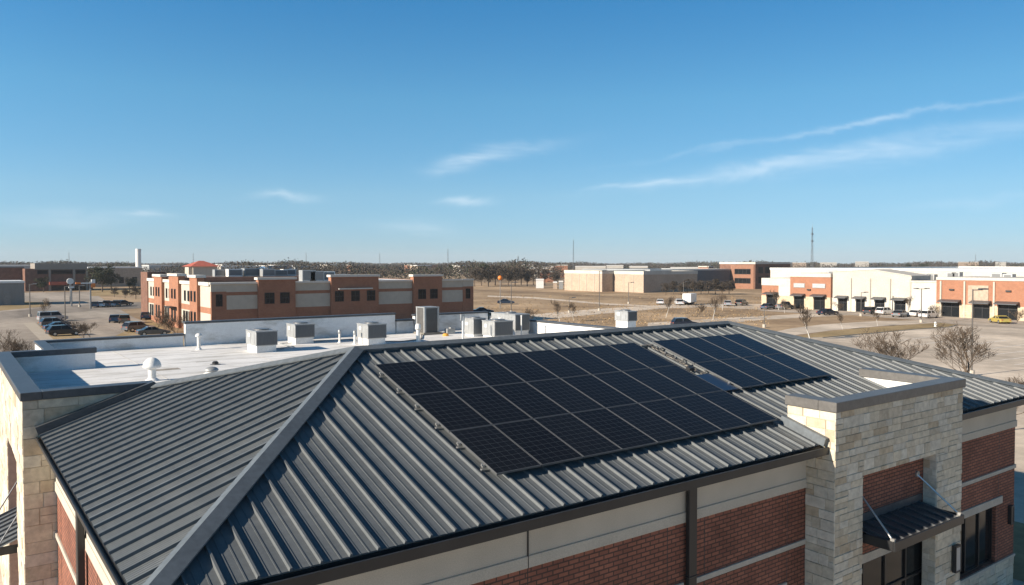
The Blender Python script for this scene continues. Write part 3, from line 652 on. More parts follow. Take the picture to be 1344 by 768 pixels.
for arr, n0, x0, x1, rows in ((0, 'large near', -.035, 8 * PW + .03, 3), (1, 'small far', -.035, 4 * PW + .03, 2)):
    i = 0
    for r in range(rows):
        for q in (.25, .76):
            a = O + us * (arr * 9.056 + x0) + vs * ((r + q) * PH) - ns * .085; b = a + us * (x1 - x0)
            t = thing('mounting_rail', '%s aluminium mounting rail under the %s solar array' % (names[i] if arr == 0 else ('top', 'second', 'third', 'bottom')[i], n0), 'rail', a, 0, 'rails under the solar panels'); i += 1
            mb = MB(); mb.beam(a, b, .04, .04, ns); mb.build('rail', MT['panel_frame'], t)
            mb = MB(); mb.beam(a - us * .01 - ns * .004, a + us * .05 - ns * .004, .048, .05, ns); mb.tube([a - us * .02 + ns * .04, a - us * .02 + ns * .075], [.017, .017], 8); mb.beam(a - us * .045 + vs * .03 - ns * .06, a + us * .02 + vs * .03 - ns * .06, .05, .04, ns); mb.build('end_clamp', MT['silver'], t)
            mb = MB(); k = .35
            while k < x1 - x0:
                p = a + us * k; mb.beam(p - ns * .07, p + us * .05 - ns * .07, .07, .07, ns); k += SEAM * 3
            mb.build('clip', MT['steel'], t)
# blank dark sheet and cable trunking in the gap between the arrays
def onroof(x, y, off): p = Vector((x, y, zf(y))); return p + nf * off
a = [onroof(16.40, 14.1, .10), onroof(17.02, 14.1, .10), onroof(17.02, 13.13, .10), onroof(16.40, 13.13, .10)]
mb = MB(); mb.add(a + [p - nf * .03 for p in a], [(0, 1, 2, 3), (7, 6, 5, 4), (0, 4, 5, 1), (1, 5, 6, 2), (2, 6, 7, 3), (3, 7, 4, 0)])
tag(mb.build('filler_panel', MT['blue'], loc=a[0]), 'small plain dark blue filler sheet lying in the gap between the two solar arrays', 'roof panel')
t = thing('cable_trunking', 'beige cable trunking with loose cable running down the gap between solar arrays', 'cable trunking', onroof(16.95, 15, .05))
mb = MB(); mb.beam(onroof(16.93, 16.15, .0), onroof(16.93, 14.15, .0), .07, .06, nf); mb.beam(onroof(16.5, 16.2, .02), onroof(17.0, 16.2, .02), .07, .07, nf); mb.build('trunking', MT['conduit'], t)
mb = MB(); r_ = random.Random(3); pts = [onroof(16.72 + .06 * math.sin(k * 1.7) + r_.uniform(-.03, .03), 16.15 - k * .17, .09 + r_.uniform(0, .04)) for k in range(13)]; mb.tube(pts, [.012] * len(pts), 6); mb.build('cable', MT['dark'], t)
mb = MB()
for k in range(4):
    p = onroof(16.86 + r_.uniform(-.05, .05), 15.95 - k * .36, .0); mb.beam(p, p + us * .07, .05, .11, nf)
mb.build('clip', MT['steel'], t)
mb = MB(); p = onroof(16.62, 14.45, .085); mb.beam(p - vs * .07, p + vs * .07, .2, .08, nf); tag(mb.build('junction_box', MT['dark'], loc=p), 'small black junction box on the roof pan between the solar arrays', 'junction box')

# ------------------------------------------------------------------ rooftop machines and vents
def rooftop_unit(x, y, w, d, h, label, curb=.3, z=FZ, group='grey rooftop units on the white roof', rz=0, fins=True):
    t = thing('rooftop_unit', label, 'rooftop unit', (x, y, z), 0, group); b = z + curb
    mb = MB(); mb.box(x + .05, x + w - .05, y + .05, y + d - .05, z, b); mb.build('curb', MT['white'], t)
    mb = MB(); mb.box(x, x + w, y, y + d, b + .001, z + h - .05); c = mb.build('cabinet', MT['galv'], t, bevel=.012)
    mb = MB(); mb.box(x - .02, x + w + .02, y - .02, y + d + .02, z + h - .05, z + h); mb.build('lid', MT['galv'], t, bevel=.01)
    mb = MB(); mb.box(x + .02, x + w - .02, y - .012, y - .001, b + .03, z + h - .06)
    if fins:
        n = int(w / .05)
        for k in range(n): xx = x + .03 + (w - .06) * k / n; mb.box(xx, xx + .016, y - .026, y - .012, b + .04, z + h - .07)
    mb.build('coil_grille', MT['coil'], t)
    mb = MB(); mb.box(x - .014, x - .0085, y + d * .6, y + d * .6 + .22, b + (h - curb) * .55, b + (h - curb) * .55 + .16); mb.build('data_plate', MT['white'], t)
    mb = MB(); mb.box(x - .008, x - .001, y + d * .15, y + d * .45, b + .08, z + h - .12); mb.box(x - .008, x - .001, y + d * .52, y + d * .9, b + .08, z + h - .12); mb.build('access_door', MT['galv'], t)
    if w > .5:
        mb = MB(); mb.tube([(x + w * .5, y + d * .5, z + h), (x + w * .5, y + d * .5, z + h + .06)], [min(w, d) * .34] * 2, 20); mb.build('fan_guard', MT['steel'], t)
    return t
rooftop_unit(11.13, 34.1, .96, 1.4, .95, 'leftmost grey rooftop unit on a white curb, before the white parapet')
rooftop_unit(13.83, 36.6, 1.0, 1.15, .97, 'second grey rooftop unit from the left, close to the white rear parapet')
rooftop_unit(16.5, 34.2, 1.0, 1.2, 1.0, 'grey rooftop unit with dark coil face directly behind the left end of the roof ridge')
rooftop_unit(23.25, 33.3, 1.2, 1.15, .9, 'low wide dark faced rooftop unit nearest the ridge in the right cluster', .12)
rooftop_unit(22.9, 34.75, .8, .9, .98, 'pale sheet metal box behind the low wide rooftop unit', .12, fins=False)
rooftop_unit(25.4, 34.4, 1.0, 2.3, 1.12, 'long rooftop unit with pale side beside the bright right hand parapet', .2)
xx = at_y(824, 33.0); rooftop_unit(xx, 33.0, .78, 1.1, zat(410, (xx, 33, 0)) - 6.35, 'lone grey rooftop unit rising beyond the ridge, right of the white roof', 1.0, 6.35)
def condenser(x, y, w, h, label):
    t = thing('condenser', label, 'condenser', (x, y, FZ)); z = FZ
    mb = MB(); mb.box(x + .03, x + w - .03, y + .03, y + w - .03, z + .12, z + h - .06); mb.build('core', MT['coil'], t)
    mb = MB()
    for k in range(11): u = x + .12 + (w - .26) * k / 10; mb.box(u, u + .022, y, y + .03, z + .15, z + h - .08)
    for k in range(11): u = y + .12 + (w - .26) * k / 10; mb.box(x, x + .03, u, u + .05, z + .15, z + h - .08)
    mb.build('louvres', mat('weathered louvre metal', (.13, .125, .118), .6, .2, var=.15, scale=4), t)
    mb = MB()
    for a in (x, x + w - .1):
        for b in (y, y + w - .1): mb.box(a - .004, a + .104, b - .004, b + .104, z + .12, z + h - .06)
    mb.build_each('corner_post', MT['galv'], t)
    mb = MB(); mb.box(x - .02, x + w + .02, y - .02, y + w + .02, z + h - .06, z + h); mb.build('lid', MT['galv'], t, bevel=.01)
    mb = MB(); mb.box(x - .1, x + w + .1, y - .1, y + w + .1, z, z + .12); mb.build('pad', MT['conduit'], t)
xc = at_y(557, 37.2); condenser(xc, 37.2, .92, 1.52, 'tall square air conditioning condenser with vertical louvres by the rear parapet')
def vent(name, label, x, y, prof, m='pvc', cat='vent', n=18):
    t = thing(name, label, cat, (x, y, FZ)); mb = MB(); mb.lathe((x, y, FZ), prof[0], n); mb.build('pipe', MT['pvc'], t, smooth=False)
    mb = MB(); mb.lathe((x, y, FZ), prof[1], n); o = mb.build('hood', MT[m], t, smooth=True)
    mb = MB(); mb.lathe((x, y, FZ), [(prof[0][0][0] * 2.0, 0), (prof[0][0][0] * 1.5, .05), (prof[0][0][0] * 1.02, .09)], n); mb.build('flashing_collar', MT['membrane'], t); return t
def dome(r, z0, hgt): return [(r * .8, z0)] + [(r * math.cos(a), z0 + .04 + (hgt - .04) * math.sin(a)) for a in [i * math.pi / 14 for i in range(8)]]
vent('roof_vent', 'white mushroom roof vent with a large round hood near the left parapet', 5.72, 28.2, ([(.125, 0), (.125, .45)], dome(.29, .42, .36)), 'white')
vent('roof_vent', 'low silver dome vent lying close behind the metal roof edge', 7.75, 28.6, ([(.16, 0), (.16, .1)], dome(.24, .1, .17)), 'galv')
vent('roof_vent', 'slim white vent pipe with a small cap before the step in the parapet', 9.48, 37.0, ([(.075, 0), (.075, .6)], dome(.15, .58, .17)), 'white')
vent('vent_pipe', 'short grey capped pipe left of the third rooftop unit, farther of the two', 15.9, 36.1, ([(.05, 0), (.05, .48)], [(.06, .46), (.075, .5), (.075, .62), (.04, .65)]), 'galv')
vent('vent_pipe', 'short grey capped pipe touching the third rooftop unit, nearer of the two', 16.15, 34.9, ([(.055, 0), (.055, .5)], [(.06, .48), (.07, .52), (.07, .66), (.04, .68)]), 'galv')
vent('vent_pipe', 'stout white pipe with elbow top standing in front of the condenser', 19.18, 34.1, ([(.09, 0), (.09, .7)], [(.13, .62), (.14, .7), (.12, .88), (.06, .92)]), 'pvc')
t = thing('standpipe', 'tall thin white pipe with a small box on top, left of the right cluster', 'pipe', (21.63, 33.8, FZ)); mb = MB(); mb.lathe((21.63, 33.8, FZ), [(.05, 0), (.05, 1.2)], 12); mb.build('pipe', MT['pvc'], t); mb = MB(); mb.box(21.5, 21.72, 33.77, 33.84, FZ + 1.0, FZ + 1.3); mb.build('box', MT['galv'], t)
mb = MB(); mb.lathe((25.3, 33.7, FZ), [(.035, 0), (.035, 1.05), (.045, 1.05), (.045, 1.12)], 10); tag(mb.build('standpipe', MT['pvc'], loc=(25.3, 33.7, FZ)), 'thin white pipe standing before the long rooftop unit at the right parapet', 'pipe')
for x, y, lab in ((8.6, 31.2, 'round dark roof drain in the open white roof, left of the units'), (19.0, 37.6, 'round dark roof drain near the rear parapet, between second and third units')):
    t = thing('roof_drain', lab, 'drain', (x, y, FZ)); mb = MB(); mb.lathe((x, y, FZ), [(.2, 0), (.2, .02), (.16, .025)], 14); mb.build('flange', MT['steel'], t); mb = MB(); mb.lathe((x, y, FZ), [(.12, .02), (.12, .09), (.07, .13)], 12); mb.build('strainer', MT['dark'], t)
mb = MB(); mb.tube([(12.2, 34.9, FZ + .06), (13.2, 35.1, FZ + .06), (13.2, 36.9, FZ + .06), (13.8, 36.9, FZ + .06)], [.025] * 4, 6)
for x, y in ((12.6, 34.98), (13.2, 35.8)): mb.box(x - .08, x + .08, y - .06, y + .06, FZ + .001, FZ + .04)
tag(mb.build('conduit', MT['galv'], loc=(12.2, 34.9, FZ)), 'thin grey conduit on blocks between the two leftmost rooftop units', 'conduit')
mb = MB(); mb.tube([(14.9, 37.2, FZ + .06), (16.9, 36.9, FZ + .06), (16.9, 35.4, FZ + .06)], [.025] * 3, 6); tag(mb.build('conduit', MT['galv'], loc=(14.9, 37.2, FZ)), 'thin grey conduit from the second rooftop unit to the third', 'conduit')
mb = MB(); mb.lathe((22.0, 36.1, FZ), [(.17, 0), (.17, .05), (.13, .13), (.04, .15)], 12); tag(mb.build('pipe_cap', mat('amber plastic', (.62, .3, .04), .5), loc=(22, 36.1, FZ)), 'small orange cap lying on the white roof between condenser and right units', 'cap')
mb = MB(); mb.box(22.6, 23.1, 36.9, 37.2, FZ, FZ + .3); mb.box(22.75, 22.9, 36.8, 37.0, FZ + .3, FZ + .38); tag(mb.build('junction_box', MT['galv'], loc=(22.8, 37, FZ)), 'small grey junction box on the white roof beside the tall condenser', 'junction box')
mb = MB(); pts = [(17.6, 34.6, FZ + .1), (18.6, 34.7, FZ + .03), (20, 35.2, FZ + .03), (21.2, 37.3, FZ + .05)]; mb.tube(pts, [.022] * 4, 6); tag(mb.build('refrigerant_line', MT['dark'], loc=(17.6, 34.6, FZ)), 'thin dark line running across the white roof to the condenser', 'pipe')

# ------------------------------------------------------------------ the office building beyond the roof
OX, OY, OX1, OY1 = 32.3, 119.0, 78.4, 161.5
OB = thing('office_building', 'two storey brick and cream office block directly behind the white roof', 'office building', (55, 140, 0))
mb = MB(); mb.box(OX + .3, OX1 - .3, OY + .3, OY1 - .3, 0, 7.2); mb.build('wall', MT['brick_dull'], OB)
mb = MB(); mb.box(OX + .3, OX1 - .3, OY + .3, OY1, 7.2, 7.3); mb.build('roof', MT['membrane'], OB)
front = [(32.3, 34.5, 'c'), (34.5, 39.1, 'p'), (39.1, 44.9, 't', 8.54, 2), (44.9, 50.8, 'p'), (50.8, 59.2, 't', 8.83, 3), (59.2, 65.8, 'p'), (65.8, 71.5, 't', 8.75, 2), (71.5, 76.1, 'p'), (76.1, 78.4, 'c')]
brk, pan, cor, mid = MB(), MB(), MB(), MB(); wl = []
for s in front:
    a, b = s[0], s[1]
    if s[2] == 'p':
        mid.box(a, b, OY, OY + .3, 5.9, 6.4); brk.box(a, b, OY, OY + .3, 0, 3.8); pan.box(a, b, OY - .02, OY + .3, 6.4, 7.58); pan.box(a, b, OY - .02, OY + .3, 3.8, 5.9); cor.box(a, b, OY - .25, OY + .4, 7.58, 7.86)
    elif s[2] == 'c':
        brk.box(a, b, OY - .05, OY + .3, 0, 6.5); pan.box(a - .06, b, OY - .08, OY + .3, 6.5, 7.58); cor.box(a - .2, b, OY - .3, OY + .4, 7.58, 7.862); wl.append((a + .65, a + 1.6, 4.3, 6.1, OY - .05))
    else:
        brk.box(a, b, OY - .5, OY + .6, 0, s[3] - .35); cor.box(a - .2, b + .2, OY - .7, OY + .8, s[3] - .35, s[3]); n = s[4]
        for k in range(n):
            u = a + (b - a) * (k + .5) / n + (.25 if n == 2 and k == 0 else (-.25 if n == 2 else 0)); wl.append((u - .75, u + .75, 4.5, 6.2, OY - .5))
        if n == 3: cor.box(a + 1.2, b - 1.2, OY - .85, OY - .5, 6.45, 6.65)
side = [(119.3, 124.9, 'k'), (124.9, 129.3, 't', 8.88), (129.3, 136.5, 'p'), (136.5, 142.8, 't', 8.96), (142.8, 148.4, 'p'), (148.4, 154.5, 't', 8.69), (154.5, 161.5, 'p')]
sl_ = []
for s in side:
    a, b = s[0], s[1]; m_ = (a + b) / 2
    if s[2] == 't':
        brk.box(OX - .5, OX + .6, a, b, 0, s[3] - .4); cor.box(OX - .75, OX + .8, a - .25, b + .25, s[3] - .4, s[3])
        for k in (-1, 1): sl_.append((m_ + k * 1.0 - .5, m_ + k * 1.0 + .5, 4.75, 6.4, OX - .5)); sl_.append((m_ + k * 1.0 - .55, m_ + k * 1.0 + .55, .9, 3.2, OX - .5))
    else:
        pan.box(OX - .02, OX + .3, a, b, 4.1, 7.35); mid.box(OX - .03, OX + .3, a, b, 3.2, 4.1) ; brk.box(OX, OX + .3, a, b, 0, .9); pan.box(OX - .02, OX + .3, a, b, .9, 3.2); cor.box(OX - .3, OX + .4, a, b, 7.35, 7.858)
        if s[2] == 'p':
            for k in (-1, 1): sl_.append((m_ + k * 1.1 - .55, m_ + k * 1.1 + .55, 4.6, 6.3, OX - .02))
            for k in (-1, 0, 1): sl_.append((m_ + k * 1.7 - .6, m_ + k * 1.7 + .6, .95, 3.0, OX - .02))
brk.box(OX1 - .3, OX1, OY + .31, OY1, 0, 7.35); brk.box(OX + .1, OX1, OY1 - .29, OY1 + .01, 0, 7.3)
brk.build_each('brick_pier', MT['brick_far'], OB); pan.build_each('stucco_panel', MT['eifs'], OB); cor.build_each('cornice', mat('pale cornice', (.6, .57, .51), .8, var=.06), OB); mid.build_each('brick_band', MT['brick_far'], OB)
for w in wl: window(OB, *w[:4], w[4] - .06, 2, fr=.09, bars=((w[2] + w[3]) / 2,))
for w in sl_: window(OB, *w[:4], w[4] - .06, 1, fr=.1, axis='y')
mb = MB(); mb.box(OX - 1.6, OX - .5, 137.5, 141.8, 3.25, 3.45); mb.build('entrance_canopy', MT['dark'], OB)
mb = MB(); mb.box(OX + .5, 60, OY1 - 18, OY1 - .5, 7.3, 8.2); mb.box(OX - .2, OX + 3, OY1, OY1 + 6, 0, 9.0); mb.build('rear_block', MT['brick_dull'], OB)
k = 0
for px, y, w, h in ((282, 150, 2.2, 1.3), (290, 152, 1.5, 1.1), (300, 148, 2.6, 1.4), (311, 150, 1.6, 1.2), (321, 149, 3.0, 1.5), (334, 151, 2.0, 1.2), (345, 146, 2.4, 1.4), (355, 148, 3.4, 1.2), (372, 150, 2.6, 1.3), (397, 140, 2.6, 2.1), (407, 140, 2.8, 1.9), (419, 142, 3.2, 1.8), (440, 145, 3.2, 1.2), (470, 146, 3.6, 1.0)):
    x = at_y(px, y); t = thing('rooftop_unit', '%s small rooftop unit from the left on the office block roof' % ORD[k] if k < 13 else 'rightmost small rooftop unit on the office block roof', 'rooftop unit', (x, y, 7.3 if y < 143 else 8.2), 0, 'small rooftop units on the office block'); k += 1
    z = 7.3 if y < OY1 - 18 else 8.2; z = 7.3 if x > 60 else z; t.location.z = z
    mb = MB(); mb.box(x, x + w, y, y + w * .7, z, z + h); mb.build('cabinet', MT['white'] if k % 3 == 0 else MT['galv'], t); mb = MB(); mb.box(x + .15, x + w - .15, y - .03, y - .002, z + .25, z + h - .15); mb.build('coil_grille', MT['coil'], t)

# ------------------------------------------------------------------ row of stores on the right
SX = 162.4
CREAM = mat('cream store stucco', (.46, .425, .37), .9, var=.10, scale=.3, fine=4); MT['cream'] = CREAM
PALE = mat('pale store stucco', (.51, .48, .425), .9, var=.10, scale=.3, fine=4); MT['pale'] = PALE
TAN = mat('tan stucco', (.40, .31, .235), .9, var=.1, scale=.25, fine=2); MT['tan'] = TAN
PIER = mat('tan stone pier', (.5, .40, .28), .9, var=.2, scale=1.2, fine=4); MT['pier'] = PIER
def store(label, y0, y1, base, top, base_h, cap_h, bays, depth=18, out=0, pilasters=(), sign=(), base_mat='pier', sub=()):
    """front faces left; bays: (ya, yb, head) openings"""
    x = SX - out; t = thing('store_building', label, 'store', (x + depth / 2, (y0 + y1) / 2, 0), 0, 'stores in the retail row')
    holes = [(a, b, 0, h) for a, b, h in bays]
    mb = MB(); wall_grid(mb, 'y', x, x + .6, y0, y1, base_h, top - cap_h, [h for h in [(a, b, base_h, hh) for a, b, z, hh in holes] if h[3] > base_h]); mb.box(x + .61, x + depth, y0, y0 + .4, 0, top - cap_h); mb.box(x + .61, x + depth, y1 - .4, y1, 0, top - cap_h); mb.build('wall', MT[base], t)
    mb = MB(); wall_grid(mb, 'y', x - .12, x + .6, y0, y1, 0, base_h - .005, [(a, b, 0, min(hh, base_h - .005)) for a, b, z, hh in holes]); mb.build('wall_base', MT[base_mat], t)
    if cap_h > 0:
        mb = MB(); mb.box(x - .15, x + depth, y0 - .02, y1 + .02, top - cap_h, top); mb.build('cornice', MT['pale'], t)
    for za, zb, ya, yb, mm in sub:
        mb = MB(); mb.box(x - .1, x - .002, ya, yb, za, zb); mb.build('wall_panel', MT[mm], t)
    mb = MB(); mb.box(x + .7, x + depth - .5, y0 + .5, y1 - .5, top - cap_h - .9, top - cap_h - .8); mb.build('roof', MT['white'], t)
    for a, b, h in bays:
        window(t, a, b, .02, h, x + .3, max(2, int((b - a) / 1.4)), fr=.12, axis='y', bars=(h * .68,))
        mb = MB(); mb.add([(x - 1.5, a - .25, h + .12), (x - 1.5, b + .25, h + .12), (x - .13, b + .25, h + .5), (x - .13, a - .25, h + .5), (x - 1.5, a - .25, h - .06), (x - 1.5, b + .25, h - .06), (x - .13, b + .25, h + .1), (x - .13, a - .25, h + .1)], [(0, 1, 2, 3), (7, 6, 5, 4), (0, 4, 5, 1), (1, 5, 6, 2), (2, 6, 7, 3), (3, 7, 4, 0)]); mb.build('awning', MT['coping'], t)
    for y in pilasters:
        mb = MB(); mb.box(x - .2, x - .125, y - .16, y + .16, 0, top - cap_h - .2); mb.build('pilaster', MT['trim'], t)
    for ya, yb, z, n in sign:                         # sign board with a row of pale letter strokes, too far to read in the photograph
        mb = MB(); mb.box(x - .16, x - .002, ya, yb, z, z + 1.0); s = mb.build('sign_board', MT['galv'], t)
        mb = MB(); r = random.Random(int(ya)); w = (yb - ya - .4) / n
        for k in range(n):
            u = ya + .2 + k * w
            mb.box(x - .22, x - .161, u, u + w * .16, z + .25, z + .78); q = r.randrange(3)
            if q != 1: mb.box(x - .22, x - .161, u + w * .17, u + w * .6, z + .68, z + .78)
            if q != 0: mb.box(x - .22, x - .161, u + w * .17, u + w * .6, z + .25, z + .34)
            mb.box(x - .22, x - .161, u + w * .61, u + w * .72, z + .3, z + .72)
        mb.build('lettering', MT['white'], s)
    return t
store('small brick store with a cream top at the far left end of the retail row', 110.2, 118.4, 'brick_far', 7.05, 2.85, 1.75, [(113.9, 117.0, 3.2)], sub=[(2.85, 7.0, 110.2, 113.6, 'pale')])
store('taller red brick store with two sign boards and two awnings', 99.7, 110.1, 'brick_far', 8.35, 2.95, .85, [(106.3, 109.0, 3.1), (101.0, 103.9, 3.1)], out=.6, sign=[(106.2, 109.1, 5.0, 8), (101.0, 104.2, 5.0, 8)])
cs = store('long cream store with four awnings and flat pilasters', 81.9, 99.6, 'cream', 7.6, 2.9, 0, [(96.0, 98.2, 2.95), (91.9, 94.0, 2.95), (87.5, 89.7, 2.95), (83.0, 85.4, 2.95)], depth=8, base_mat='pale', pilasters=(95.2, 90.8, 86.4, 82.1))
mb = MB(); mb.prism([(81.9, 7.6), (99.6, 7.6), (99.6, 8.7), (90.7, 9.25), (81.9, 7.95)], 'x', SX, SX + 8); mb.build('gable_parapet', MT['cream'], cs)
mb = MB(); mb.beam((SX + 4, 99.62, 8.7), (SX + 4, 90.7, 9.25), 8.3, .14, (0, 0, 1)); mb.beam((SX + 4, 90.7, 9.25), (SX + 4, 81.88, 7.95), 8.3, .14, (0, 0, 1)); mb.build_each('coping', MT['pale'], cs)
store('plain pale store front without windows, between cream and brick stores', 76.7, 81.8, 'pale', 7.1, 2.8, .3, [], out=.3, base_mat='pale')
store('wide red brick store with stone piers and three big dark shop fronts', 52.0, 76.6, 'brick_far', 7.9, 2.6, .55, [(72.1, 75.5, 3.0), (66.6, 69.6, 3.0), (61.8, 65.2, 3.0), (55.0, 58.5, 3.0)], out=.6, pilasters=(75.7, 71.2, 65.9), sub=[(2.7, 6.4, 66.9, 70.6, 'tan')])
for nm, y, z, x in (('wide red brick store', 73.6, 5.3, SX - .6), ('wide red brick store', 63.4, 5.3, SX - .6), ('taller red brick', 105.1, 4.4, SX - .6)):
    ow = [o for o in bpy.data.objects if o.parent is None and o.name.startswith('store_building') and nm in o.get('label', '')][0]
    mb = MB(); mb.box(x - .3, x - .002, y - .45, y + .45, z, z + .3); mb.build('wall_light', MT['dark'], ow)
def block(label, x0, x1, y0, y1, h, m, cat='building', name='warehouse', roof='white', group=None, parap=.5, wins_=(), loc=None, band=None):
    t = thing(name, label, cat, ((x0 + x1) / 2, (y0 + y1) / 2, 0), 0, group)
    mb = MB(); mb.box(x0, x1, y0, y1, 0, h - parap); mb.build('wall', MT[m], t)
    mb = MB(); mb.box(x0 - .12, x1 + .12, y0 - .12, y0 + .3, h - parap, h); mb.box(x0 - .12, x1 + .12, y1 - .3, y1 + .12, h - parap, h); mb.box(x0 - .12, x0 + .3, y0 + .3, y1 - .3, h - parap, h); mb.box(x1 - .3, x1 + .12, y0 + .3, y1 - .3, h - parap, h); mb.build('parapet', MT[band or roof], t)
    mb = MB(); mb.box(x0 + .3, x1 - .3, y0 + .3, y1 - .3, h - parap, h - parap + .05); mb.build('roof', MT[roof], t)
    for w in wins_: window(t, *w[:5], w[5], fr=w[6] if len(w) > 6 else .12, axis=w[7] if len(w) > 7 else 'x')
    return t
block('long white roofed hall rising behind the retail row', 182, 290, 60, 130, 9.4, 'pale', roof='white')
block('tall white box at the far right end behind the stores', 200, 260, 44, 62.5, 11.0, 'pale', roof='white')
block('lower white box behind the right end of the retail row', 198, 240, 63, 72, 9.9, 'pale', roof='white')
k = 0
for px, x, w, h, z in ((1199, 174, 2.2, 2.3, 5.95), (1205, 174, 1.8, 2.2, 5.95), (1211, 174, 2.2, 2.4, 5.95), (1217, 174, 1.5, 2.2, 5.95), (1221, 174, 1.6, 2.3, 5.95), (1248, 174, 2.0, 2.2, 6.5), (1254, 174, 1.6, 2.3, 6.5), (1307, 174, 2.2, 2.2, 6.5), (1322, 174, 1.8, 2.0, 6.5), (1091, 170, 1.8, 2.2, 6.65)):
    y = at_x(px, x); t = thing('rooftop_unit', 'grey rooftop unit, %s in the line along the retail row roofs' % ORD[k], 'rooftop unit', (x, y, z), 0, 'rooftop units on the retail row'); k += 1
    mb = MB(); mb.box(x, x + w, y - w / 2, y + w / 2, z, z + h); mb.build('cabinet', MT['galv'], t); mb = MB(); mb.box(x - .03, x - .002, y - w * .35, y + w * .35, z + .2, z + h - .2); mb.build('coil_grille', MT['coil'], t)

# tan, grey and brick blocks in the middle distance
def ribs(t, x, y0, y1, h, n):
    mb = MB()
    for k in range(1, n): y = y0 + (y1 - y0) * k / n; mb.box(x - .12, x - .002, y - .1, y + .1, 0, h)
    mb.build('wall_joint', MT['trim'], t)
t = block('pale tan box store at the left of the middle distance group', 197.5, 240, 213.5, 235, 7.9, 'tan', parap=1.3, band='pale'); ribs(t, 197.5, 213.5, 235, 6.5, 5)
t = block('pale tan box store, second in the middle distance group, with long shaded side', 203.2, 232, 198, 213, 7.7, 'tan', parap=1.2, band='pale'); ribs(t, 203.2, 198, 213, 6.4, 3)
MT['slate'] = mat('slate grey cladding', (.10, .105, .115), .7, var=.1, scale=.3, fine=3)
t = block('dark grey store with a wide framed sign board behind bare trees', 220, 268, 211, 250, 8.2, 'slate', parap=.6, band='galv')
mb = MB(); mb.box(228, 243, 210.7, 210.9, 4.6, 7.0); s = mb.build('sign_board', MT['white'], t); mb = MB(); mb.box(228.3, 242.7, 210.6, 210.69, 4.9, 6.7); mb.build('sign_face', MT['coil'], s); mb = MB()
for k in range(8): mb.box(229.4 + k * 1.6, 230.5 + k * 1.6, 210.5, 210.59, 5.3, 6.3)
mb.build('lettering', MT['white'], s)
t = block('three storey red brick building with rows of windows in the middle distance', 268.5, at_y(1037, 199), 199, 217, 11.0, 'brick_dull', name='brick_building', parap=.8, band='pale',
      wins_=[(270.5 + k * 4.4, 273.4 + k * 4.4, za, za + 2.6, 198.85, 3, .15) for k in range(4) for za in (6.4, 2.4)])
mb = MB(); mb.box(268.2, 268.49, 199.5, 211, 0, 9.8); mb.build('brick_front', brick_mat('muted red brick', (.29, .135, .082), (.24, .115, .072), (.25, .18, .14), .3, .1, .01, .1), t)
for z in (2.2, 6.0): window(t, 201, 209, z, z + 2.2, 268.1, 4, fr=.2, axis='y')
block('low orange brick wing left of the three storey building', at_y(936, 241), 290, 241, 247, 9.2, 'brick_far', name='brick_building', parap=.6, band='pale')

# far left: mall, box building, pylon and the rest
def bx(px0, px1, d, ytop): a, b = at_d(px0, d), at_d(px1, d); return a, b, zat(ytop, a)
t = thing('mall_building', 'dark brick mall with a tall beige fascia and dark upper windows, far left', 'mall', at_d(80, 300))
def slab(mb, px0, px1, d, z0, z1, th=20, off=0):
    a, b = at_d(px0, d - off), at_d(px1, d - off); dr = Vector((a.x + b.x, a.y + b.y, 0)).normalized() * th
    if px1 < 700: yy = at_d(80, d - off).y + off * .2; a, b, dr = Vector((at_y(px0, yy), yy, 0)), Vector((at_y(px1, yy), yy, 0)), Vector((0, th, 0))
    v = [a, b, b + dr, a + dr]; mb.add([(p.x, p.y, z0) for p in v] + [(p.x, p.y, z1) for p in v], [(0, 3, 2, 1), (4, 5, 6, 7), (0, 1, 5, 4), (1, 2, 6, 5), (2, 3, 7, 6), (3, 0, 4, 7)])
def Z(py, d): return CAMZ - (py - 346) / F * d
mb = MB(); slab(mb, 33, 122, 300, 0, Z(354, 300)); mb.build('wall', MT['brick_dull'], t)
mb = MB(); slab(mb, 46, 115, 300, Z(355, 300), Z(347, 300), 18, .6); slab(mb, 113, 116, 300, 0, Z(355, 300), 1, .5); slab(mb, 64, 67, 300, 0, Z(355, 300), 1, .5); slab(mb, 96, 99, 300, 0, Z(355, 300), 1, .5); mb.build('fascia', mat('weathered beige fascia', (.25, .225, .195), .9, var=.1), t)
for a, b in ((49, 63), (68, 95), (99.5, 112)):
    mb = MB(); slab(mb, a, b, 300, Z(361, 300), Z(356, 300), .3, .4); f = mb.build('window', MT['frame'], t); mb = MB(); slab(mb, a + .7, b - .7, 300, Z(360.4, 300), Z(356.4, 300), .1, .5); mb.build('pane', MT['glass'], f)
mb = MB(); slab(mb, 65, 88, 300, Z(375, 300), Z(371, 300), 2, 2.4); mb.build('awning', MT['red'], t)
mb = MB(); slab(mb, 68, 112, 300, Z(385, 300), Z(377, 300), .3, .5); mb.build_each('shop_front', MT['glass'], t)
